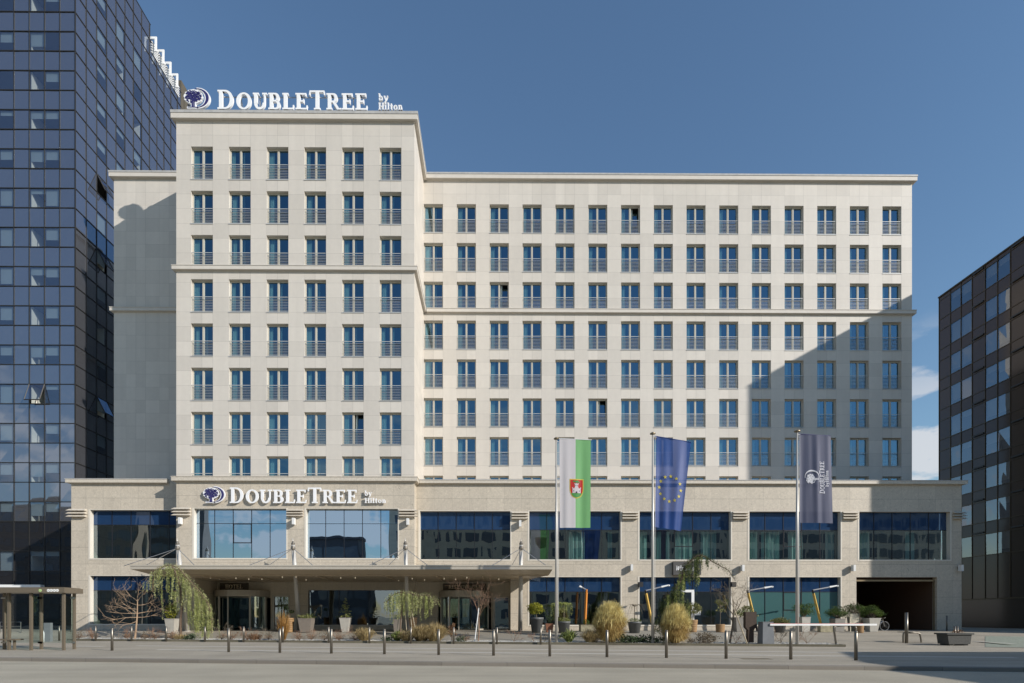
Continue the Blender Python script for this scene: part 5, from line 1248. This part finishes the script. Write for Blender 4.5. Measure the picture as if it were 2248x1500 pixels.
for px, top, w, n, mt, lab in ((925, 1366, .7, 900, straw_b, 'brown dry grass clump right of the low weeping cedar'), (955, 1362, .75, 1000, straw_b, 'wider brown dry grass clump before the right revolving door'), (893, 1378, .45, 350, straw_b, 'small dry grass tuft at the stems of the low weeping cedar'),
                       (1297, 1376, .5, 420, straw_b, 'small dry grass tuft left of the big golden clump'), (800, 1372, .55, 420, straw_b, 'sparse dry grass tuft left of the low weeping cedar'), (395, 1390, .35, 200, straw_b, 'short brown grass tuft under the big weeping cedar'), (560, 1386, .25, 160, dry, 'small rust tuft below the left revolving door')):
    b = onbed(px, .6); grass('dry_grass', lab, b, w*1.25, P(px, top, b.y).z-.1, int(n*1.3), mt, cat='ornamental grass', wid=.009, droop=.7, base=.3)
for px, w, n, lab in ((1249, .62, 120, 'spiky yucca right of the first flagpole'), (872, .5, 110, 'yellow green spiky yucca under the low weeping cedar')):
    b = onbed(px, .5); grass('yucca', lab, b, w, .85 if px > 1000 else .7, n, yuc_l, wid=.03, droop=.8, cat='plant')
L = Leaf(); m = MB(); b = onbed(992, .9); m.tube([b, b+Vector((0,0,.4))], .03, 6)
for k in range(5): L.cloud(b+Vector((.08*(-1)**k,0,.35+k*.14)), (.22-.03*k,.2,.14), 150, .06)
two('brown_conifer', 'small browned conifer cone right of the dry grass', 'shrub', m, bark, L, dry)
def low(lab, px, off, r, n, mt, size=.07, name='low_shrub'):
    b = onbed(px, off); L = Leaf(); L.cloud(b+Vector((0,0,r[2]*.6)), r, n, size, shell=.25, lump=.4); tag(L.m.build(name, mt), lab, 'shrub')
low('dark ivy mound between the big golden grass and the second flagpole', 1384, .5, (.85,.4,.24), 900, ivy_l, .10, 'ivy'); low('dark ivy mound at the foot of the second flagpole', 1422, .7, (.55,.4,.24), 500, ivy_l, .10, 'ivy'); low('small dark ivy patch right of the second flagpole', 1452, .35, (.45,.3,.2), 300, ivy_l, .09, 'ivy')
low('brown heath dome between the two right hand front bollards', 1551, .55, (.6,.5,.34), 1500, heath, .06); low('small dark shrub left of the brown heath dome', 1517, .5, (.22,.2,.16), 220, heath, .06)
low('green ground shrub under the big weeping cedar', 418, .5, (.45,.4,.22), 500, ivy_l, .08); low('dark low shrub left of the yellow green yucca', 850, .4, (.4,.3,.18), 350, ivy_l, .08); low('dark low shrub right of the brown dry grass', 1010, .5, (.3,.3,.2), 300, ivy_l, .07)
tw = [(173,.35,'nearest the bus shelter'),(203,.3,'second from the bus shelter'),(279,.35,'left of the orange barked tree'),(318,.25,'right of the orange barked tree'),(340,.4,'left of the big weeping cedar'),(378,.3,'under the weeping cedar tips'),(487,.45,'left of the HOTEL entrance'),(508,.3,'in front of the left revolving door'),(545,.4,'right of the left revolving door'),
      (590,.35,'left of the rust coloured reeds'),(658,.3,'right of the rust coloured reeds'),(684,.35,'before the wide grey planter'),(712,.3,'under the lobby window'),(745,.35,'in front of the small potted conifer'),(780,.4,'right of the small potted conifer'),(1023,.3,'left of the white stake'),(1128,.35,'under the right end of the canopy'),(1172,.3,'left of the first flagpole'),(1195,.3,'between the back bollard and the first flagpole'),
      (1615,.3,'at the foot of the crooked tree'),(1690,.45,'beside the barrier housing'),(1714,.4,'left of the third flagpole'),(1771,.4,'right of the third flagpole')]
for i, (px, h, lab) in enumerate(tw):
    b = onbed(px, rnd.uniform(.35, .8)); m = MB()
    for k in range(7 if px < 1100 else 4): branch(m, b, Vector((rnd.gauss(0,.7), rnd.gauss(0,.5), .8)), h*1.25*rnd.uniform(.7,1.1), .012, 2, .5, .1, 3, .0055)
    o = m.build('dry_shrub', bark_r if i % 3 else bark_g); tag(o, 'small leafless dry shrub in the gravel bed '+lab, 'shrub', 'dry shrubs in the gravel bed')
    if px < 1030:
        L = Leaf(.2); L.cloud(b+Vector((0,0,.16)), (.34,.28,.17), 260, .06, shell=.2, lump=.4); L.m.build('foliage', dry, o)

# ------------------------------------------------------------------ pots on the forecourt
def fc(px, Y): p = P(px, 1380, Y); return Vector((p.x, Y, gz(p.x, Y)+.006))
pot_g = mat('grey resin planter', (.24,.225,.20), .6, nscale=5, namt=.08); pot_l = mat('pale grey planter', (.42,.40,.355), .6, nscale=5, namt=.08); pot_t = mat('taupe planter', (.21,.18,.15), .6, nscale=5, namt=.08); pot_c = mat('grey plastic pot', (.115,.12,.12), .5, nscale=5, namt=.1)
wick = mat('woven rattan', (.30,.18,.08), .7, nscale=30, namt=.4, stretch=(1,1,4)); terr = mat('terracotta wood tub', (.26,.11,.06), .7, nscale=12, namt=.3); soil = mat('soil', (.05,.035,.025), .95); conc = mat('mossy concrete', (.30,.27,.18), .9, nscale=6, namt=.3)
def square_pot(root, c, b, t, h, mt, z=None):
    m = MB(); m.frustum((c.x, c.y), b, t, c.z, c.z+h); m.box(c.x-t-.015, c.x+t+.015, c.y-t-.015, c.y+t+.015, c.z+h+.002, c.z+h+.05); o = m.build('planter', mt, root)
    m = MB(); m.box(c.x-t+.03, c.x+t-.03, c.y-t+.03, c.y+t-.03, c.z+h+.052, c.z+h+.06); m.build('soil', soil, o)
def round_pot(root, c, b, t, h, mt, rings=0):
    pr_ = [(b, c.z), (b+(t-b)*.85, c.z+h*.85), (t+.02, c.z+h*.86), (t+.02, c.z+h), (t-.04, c.z+h), (t-.05, c.z+h*.9)]
    if rings: pr_ = [(b+(t-b)*i/(2*rings)+(.02 if i % 2 else 0), c.z+h*i/(2*rings)) for i in range(2*rings+1)]
    m = MB(); m.lathe((c.x, c.y), pr_, 24); m.build('planter', mt, root, not rings)
def potted(name, lab, px, Y, kind, dims, mt, plant, cat='potted plant'):
    c = fc(px, Y); root = empty(name, c, lab, cat)
    {'s': square_pot, 'r': round_pot, 'w': lambda r, c, b, t, h, m_: round_pot(r, c, b, t, h, m_, 7)}[kind](root, c, *dims, mt)
    t = MB(); L = Leaf(.2 if plant in (jun, fir, spread, weepstd) else .3); z = c.z+dims[2]; u = Y/F
    lm = plant(t, L, Vector((c.x, Y, z)), u)
    if t.f: t.build('stem', bark_g, root)
    if L.m.f: L.m.build('foliage', lm, root)
rnd.seed(33)
def ball(cx, cy, rx, rz, n, size, mt, lump=.18):      # crown centre in pixels above the pot rim
    def f(t, L, b, u):
        c = b+Vector((cx*u, 0, cy*u)); t.tube([b, b.lerp(c, .6)+Vector((.02,0,0)), c], .03, 6); L.cloud(c, (rx*u, rx*u*.9, rz*u), n, size, shell=.45, lump=lump); return mt
    return f
def jun(t, L, b, u):
    for k in range(9):
        a = k*.7; q = b+Vector((math.cos(a)*20*u*rnd.uniform(.4,1), math.sin(a)*12*u, rnd.uniform(10, 26)*u)); t.tube([b, b.lerp(q,.5)+Vector((0,0,.05)), q], [.035,.025,.01], 5); L.cloud(q, (12*u, 10*u, 6.5*u), 330, .075, shell=.3, lump=.4)
    return jun_l
def fir(t, L, b, u):
    t.tube([b, b+Vector((0,0,44*u))], [.035,.01], 6)
    for i in range(46):
        h = rnd.random(); a = rnd.random()*6.28; l = (1-h)*19*u*rnd.uniform(.6,1.1)+.05; p = b+Vector((0,0,(4+h*40)*u)); q = p+Vector((math.cos(a)*l, math.sin(a)*l, .06-.1*(1-h))); t.tube([p,q],[.01,.004],4); L.strand([p,q], .07, 75, 0, .025)
    return cedar_y
def spread(t, L, b, u):
    for i in range(9):
        q = b+Vector(((-20+i*5)*u*1.0, rnd.uniform(-.3,.3), rnd.uniform(4,13)*u)); t.tube([b,q],[.02,.008],4); L.strand([b+Vector((0,0,.05)),q], .08, 130, 0, .06)
    return cedar_y
def weepstd(t, L, b, u):
    t.tube([b, b+Vector((0,0,38*u))], .03, 6); L.cloud(b+Vector((0,0,3*u)), (15*u,15*u,6*u), 420, .06, shell=.4)
    top = b+Vector((-2*u,0,38*u))
    for i in range(46):
        a = rnd.random()*6.28; rr = rnd.uniform(6, 28)*u; q = top+Vector((math.cos(a)*rr*(1.1 if math.cos(a) < 0 else .85), math.sin(a)*rr*.5, 6*u*(1-rr/(30*u)))); L.strand([top, q], .07, 60, 0, .04); drape(L, q, rnd.uniform(10, 32)*u, .065, 60)
    return cedar_y
def bareweep(t, L, b, u):
    t.tube([b, b+Vector((0,0,34*u))], .028, 6); L.cloud(b+Vector((0,0,3*u)), (15*u,14*u,5*u), 420, .06, shell=.4)
    for i in range(16):
        a = rnd.random()*6.28; r = rnd.uniform(10, 27)*u; p = b+Vector((0,0,33*u)); q1 = p+Vector((math.cos(a)*r*.5, math.sin(a)*r*.4, 6*u)); q2 = p+Vector((math.cos(a)*r, math.sin(a)*r*.6, -rnd.uniform(2,22)*u)); t.tube([p, q1, q2.lerp(q1,.4)+Vector((0,0,3*u)), q2], [.014,.01,.008,.005], 4)
    return box_l
def thin(t, L, b, u):
    t.tube([b, b+Vector((.02,0,20*u)), b+Vector((0,0,42*u))], .02, 5)
    for k in range(8): 
        q = b+Vector((rnd.uniform(-17,20)*u, rnd.uniform(-.3,.3), rnd.uniform(44,54)*u)); t.tube([b+Vector((0,0,36*u)), q], .01, 4); L.cloud(q, (7*u,7*u,5*u), 90, .075, shell=.1)
    return olive_l
def twoballs(t, L, b, u):
    for dx, h in ((-6, 22), (6, 14)): q = b+Vector((dx*u,0,h*u)); t.tube([b, q], .025, 5); L.cloud(q, (5.5*u,5.5*u,4*u), 260, .05, shell=.6, lump=.05)
    return jun_l
def lowplant(t, L, b, u):
    L.cloud(b+Vector((0,0,6*u)), (22*u, 16*u, 8*u), 1300, .09, shell=.3, lump=.3); return olive_l
def blades(t, L, b, u):
    for i in range(60): 
        a = rnd.random()*6.28; q = b+Vector((math.cos(a)*.3, math.sin(a)*.3, rnd.uniform(.3,1.0))); L.strand([b,q], .08, 14, 0, .05)
    return ivy_l
YQ = 39.4
potted('potted_shrub', 'bright yellow green shrub in a pale tapered planter behind the big weeping cedar', 378, YQ, 's', (.25,.34,.95), pot_l, ball(-1, 18, 14, 17, 900, .08, yel_l))
potted('potted_topiary', 'two ball topiary in a woven pot left of the slanted column', 634, YQ, 'w', (.26,.36,1.0), wick, twoballs)
potted('potted_conifer', 'spreading conifer in a wide taupe planter right of the slanted column', 673, YQ, 's', (.34,.46,.92), pot_t, spread)
potted('potted_conifer', 'small conifer tree in a pale tapered planter under the lobby window', 758.5, YQ, 's', (.22,.34,.95), pot_l, fir)
potted('potted_shrub', 'dark planter with small shrub behind the low weeping cedar', 873, YQ, 's', (.22,.28,.85), pot_t, ball(0, 6, 9, 5, 200, .06, jun_l))
potted('potted_shrub', 'woven pot among the stems of the low weeping cedar', 907, YQ, 'w', (.2,.28,1.0), wick, ball(0, 6, 8, 5, 200, .06, jun_l))
potted('potted_topiary', 'golden ball topiary in a tall charcoal pot left of the first flagpole', 1178, 38.6, 'r', (.33,.47,1.05), pot_c, ball(-3, 20, 18, 13, 1500, .09, yel_l))
potted('potted_shrub', 'dark bladed shrub in a terracotta tub behind the first flagpole', 1206, 38.8, 's', (.2,.27,.55), terr, blades)
potted('potted_tree', 'small weeping standard over clipped boxwood in a grey pot right of the first flagpole', 1238, 38.4, 'r', (.33,.44,.78), pot_c, weepstd)
potted('clipped_ball', 'small clipped green ball on a mossy concrete block', 1287, 39.6, 's', (.45,.45,.42), conc, ball(0, 7, 8, 7, 600, .045, box_l, .03))
potted('potted_tree', 'leafless weeping standard over boxwood in a grey pot right of the golden grass', 1393, 38.2, 'r', (.34,.46,.76), pot_c, bareweep)
potted('potted_topiary', 'round green standard in a woven pot behind the right golden grass', 1521, 38.8, 'w', (.24,.32,.85), wick, ball(1, 25, 18, 13, 1300, .08, olive_l))
potted('potted_shrub', 'thin flat topped shrub in a round woven pot before the restaurant window', 1581, 38.6, 'w', (.27,.30,.55), wick, thin)
potted('potted_shrub', 'olive shrub in a tall grey planter behind the pale stake', 1623, 39.2, 's', (.30,.40,.95), pot_g, ball(6, 12, 14, 8, 500, .08, jun_l, .5))
potted('potted_shrub', 'low variegated plant in a round dark pot left of the third flagpole', 1712, 38.4, 'r', (.30,.40,.55), pot_c, lowplant)
potted('potted_juniper', 'cloud juniper in a slim grey planter behind the third flagpole', 1765, 39.0, 's', (.26,.30,.98), pot_l, jun)
potted('potted_juniper', 'cloud juniper in a dark planter before the garage pier, left of the light board', 1838, 39.4, 's', (.30,.36,.85), pot_g, jun)
potted('potted_juniper', 'cloud juniper in a dark planter behind the end of the barrier boom', 1877, 39.9, 's', (.30,.36,.95), pot_g, jun)
potted('potted_juniper', 'rightmost cloud juniper in a pale tapered planter beside the garage', 1913, 39.0, 's', (.26,.40,.90), pot_l, jun)
potted('potted_shrub', 'small twig plant in a ribbed woven pot under the boom end', 1888, 37.8, 'w', (.2,.22,.5), wick, lambda t, L, b, u: (branch(t, b, (0,0,1), .9, .02, 3, .5, .1, 3, .006), box_l)[1])
c = fc(1812, 38.6); m = MB(); m.box(c.x-.45, c.x+.4, c.y-.2, c.y+.2, c.z, c.z+.42); tag(m.build('stone_block', conc), 'mossy stone block under the rightmost leaning lamp', 'stone block')
c = fc(1875, 39.2); m = MB(); m.box(c.x-.33, c.x+.33, c.y-.06, c.y, c.z+.35, c.z+1.25); m.box(c.x-.3, c.x-.25, c.y-.05, c.y-.01, c.z, c.z+.35); m.box(c.x+.25, c.x+.3, c.y-.05, c.y-.01, c.z, c.z+.35); tag(m.build('menu_board', mat('cream board', (.55,.50,.38), .6)), 'blank cream board between the right hand junipers', 'board')
# white framed menu stand at the restaurant window
c = fc(1513, 39.8); m = MB(); u = 39.8/F; zz = lambda py: P(1513, py, 39.8).z; xx = lambda px: P(px, 1300, 39.8).x
m.box(xx(1496), xx(1524), 39.78, 39.84, zz(1300.5), zz(1295)); m.box(xx(1518), xx(1524), 39.775, 39.845, c.z, zz(1295.1)); m.box(xx(1525), xx(1538), 39.79, 39.83, zz(1351), zz(1340)); tag(m.build('menu_stand', white_m), 'white angled frame stand before the restaurant window', 'menu stand')
# leaning terrace lamps
orange = mat('orange lamp post', (.62,.22,.03), .5); ochre = mat('yellow wood lamp post', (.60,.38,.08), .6, nscale=10, namt=.15)
for (bx, by, tx, ty, hx, hy, col, lab) in ((1284.5, 1361, 1287.5, 1295, 1272, 1287, orange, 'orange upright post lamp before the first window right of the canopy'),
        (1429, 1356, 1417, 1297, 1468, 1285, ochre, 'yellow leaning post lamp behind the second flagpole'), (1654, 1350, 1641, 1297, 1695, 1288, ochre, 'yellow leaning post lamp above the brown stele'), (1801, 1366, 1784, 1296, 1838, 1286, ochre, 'rightmost yellow leaning post lamp by the garage pier')):
    YL = 39.9; B, T, H = P(bx, by, YL), P(tx, ty, YL), P(hx, hy, YL); d = (T-B); foot = B-d*((B.z-gz(B.x, YL))/d.z)
    root = empty('terrace_lamp', foot, lab, 'lamp', 'leaning terrace lamps'); m = MB(); m.tube([foot, foot.lerp(T, .22)], .085, 4); m.tube([T-d*.12, T+Vector((0,0,.03))], .075, 4); m.build('post_sleeve', metal_d if col is ochre else orange, root)
    m = MB(); m.tube([foot.lerp(T, .2), T-d*.1], .095, 4); m.build('post', col, root)
    m = MB(); m.tube([T, T.lerp(H, .75)], .045, 6); m.build('arm', mat('grey arm', (.4,.4,.42), .4, .4), root); m = MB(); m.tube([T.lerp(H, .68), H], [.07, .05], 6); m.tube([H, H+Vector((.05,0,-.06))], [.08,.06], 8); m.build('lamp_head', white_m, root)
# ------------------------------------------------------------------ barrier, stele, rails, planter, bicycle
cort = mat('dark brown weathering steel', (.045,.027,.016), .7, nscale=12, namt=.25)
b = onbed(1648.5, .3); u = b.y/F; m = MB(); f = lambda px, py: Vector((P(px, 1380, b.y).x, b.y, P(1648, py, b.y).z))
m.prism([f(1642.5,1411), f(1655,1411), f(1655,1384), f(1661,1375), f(1661,1343.5), f(1637,1343.5), f(1637,1377), f(1643,1384)], (0, .28, 0)); tag(m.build('stele', cort), 'dark brown steel stele with a narrow foot left of the barrier', 'stele')
bg_ = empty('barrier_gate', onbed(1681, .35), 'red and white striped barrier boom with a grey housing', 'barrier'); b = onbed(1681, .35); z1 = P(1681, 1366.5, b.y).z
m = MB(); m.frustum((b.x, b.y), .30, .27, .1, z1); m.box(b.x-.28, b.x+.28, b.y-.28, b.y+.28, z1+.002, z1+.03); m.build('housing', mat('grey barrier housing', (.16,.17,.18), .5, nscale=4, namt=.1), bg_)
A, E = P(1691, 1371.5, b.y-.34), P(1907, 1374.5, b.y+.3); A.y = b.y-.34
m = MB(); m.box(A.x, E.x, A.y, A.y+.08, A.z-.05, A.z+.045, 0); m.box(A.x, A.x+(E.x-A.x)*.87, A.y-.003, A.y+.083, A.z+.048, A.z+.062, 1)
m.build('boom', [white_m, mat('red boom paint', (.55,.05,.04), .5)], bg_)
m = MB(); b2_ = bedB; rail = [G(1836, 1419), P(1830, 1378, G(1836,1419).y), P(1832, 1375, G(1836,1419).y), P(1876, 1374, G(1836,1419).y), P(1879, 1378, G(1836,1419).y), G(1881, 1419)]
rail[-1].y = rail[0].y; m.tube(rail, .05, 8); tag(m.build('hoop_rail', bmesh0.data.materials[0], None, True), 'steel hoop rail at the right end of the planted bed', 'railing')
p0 = G(1990, 1414); m = MB(); m.tube([p0, Vector((p0.x, p0.y, P(1990, 1345, p0.y).z))], .085, 12); tag(m.build('steel_post', bmesh0.data.materials[0], None, True), 'tall thick steel post standing in the low bench rail at the right', 'post')
for k in (0, 1):
    y = p0.y+.25+k*.4; z = P(1990, 1390, y).z; m = MB() if k == 0 else m
    m.tube(curve([(P(1983,1400,y).x, y, 0), (P(1983,1400,y).x, y, z-.12), (P(1985,1400,y).x+.05, y, z), (P(2014,1400,y).x, y, z), (P(2020,1400,y).x, y, z-.12), (P(2023,1400,y).x, y, 0)], 4), .045, 8)
m.box(P(1977,1400,p0.y+.45).x, P(2016,1400,p0.y+.45).x, p0.y+.2, p0.y+.7, z+.045, z+.075)
tag(m.build('bench_rail', bmesh0.data.materials[0], None, True), 'low double steel rail with a flat dark seat near the right edge', 'bench')
p = G(2107, 1418); root = empty('planter_trough', p, 'dark rectangular planter trough at the right edge', 'planter'); dk = mat('dark grey stone trough', (.06,.06,.055), .8, nscale=20, namt=.3); w = 27*p.y/F
m = MB(); q = [(-w*.88,.08),(w*.88,.08),(w,.62),(-w,.62)]; m.prism([(p.x+a, p.y, b_) for a, b_ in q], (0, .75, 0)); m.box(p.x-w-.07, p.x+w+.07, p.y-.07, p.y+.82, .58, .66); [m.box(p.x+s*w*.6-.1, p.x+s*w*.6+.1, p.y+.05, p.y+.7, 0, .09) for s in (-1, 1)]; m.build('trough', dk, root)
L = Leaf(); L.cloud(Vector((p.x+.25, p.y+.4, .72)), (.35,.2,.14), 160, .06, shell=.1); L.m.build('foliage', dry, root)
for px, lab in ((2096, 'left one of two short steel posts behind the planter trough'), (2101.5, 'right one of two short steel posts behind the planter trough')):
    m = MB(); y = p.y+1.2+(px-2096)*.05; m.tube([(P(px,1400,y).x, y, 0), (P(px,1400,y).x, y, P(px,1375,y).z)], .055, 10); tag(m.build('steel_post', bmesh0.data.materials[0], None, True), lab, 'post', 'short steel posts behind the planter trough')
p = fc(2078.5, 40.2); m = MB(); m.tube([p, p+Vector((0,0,1.1))], .05, 8); tag(m.build('steel_post', bmesh0.data.materials[0], None, True), 'thin steel post in the shade before the right end of the granite base', 'post')
c = fc(1929, 40.6); root = empty('bicycle', c, 'bicycle parked in the shade behind the rightmost juniper', 'bicycle'); blk_ = black_m
for dx, nm in ((.42, 'front_wheel'), (-.62, 'rear_wheel')):
    m = MB(); q = [c+Vector((dx+.33*math.cos(R(a)), 0, .34+.33*math.sin(R(a)))) for a in range(0, 361, 20)]; m.tube(q, .018, 6); [m.tube([c+Vector((dx,0,.34)), c+Vector((dx+.32*math.cos(R(a)),0,.34+.32*math.sin(R(a))))], .003, 3) for a in range(0, 360, 30)]; m.build(nm, mat('grey tyre', (.25,.25,.25), .6), root)
m = MB(); o_ = lambda x, z: c+Vector((x, 0, z)); [m.tube([o_(*a), o_(*b_)], .018, 6) for a, b_ in (((.42,.34),(.3,.85)),((-.62,.34),(-.2,.30)),((-.62,.34),(-.3,.8)),((-.2,.3),(-.33,.85)),((-.2,.3),(.28,.7)),((-.3,.78),(.28,.75)))]; m.build('bicycle_frame', steel, root)
m = MB(); m.box(c.x-.45, c.x-.22, c.y-.07, c.y+.07, c.z+.86, c.z+.91); m.build('saddle', black_m, root); m = MB(); m.tube([o_(.3,.85)+Vector((0,-.25,.1)), o_(.3,.9), o_(.3,.85)+Vector((0,.25,.1))], .015, 6); m.build('handlebar', steel, root)
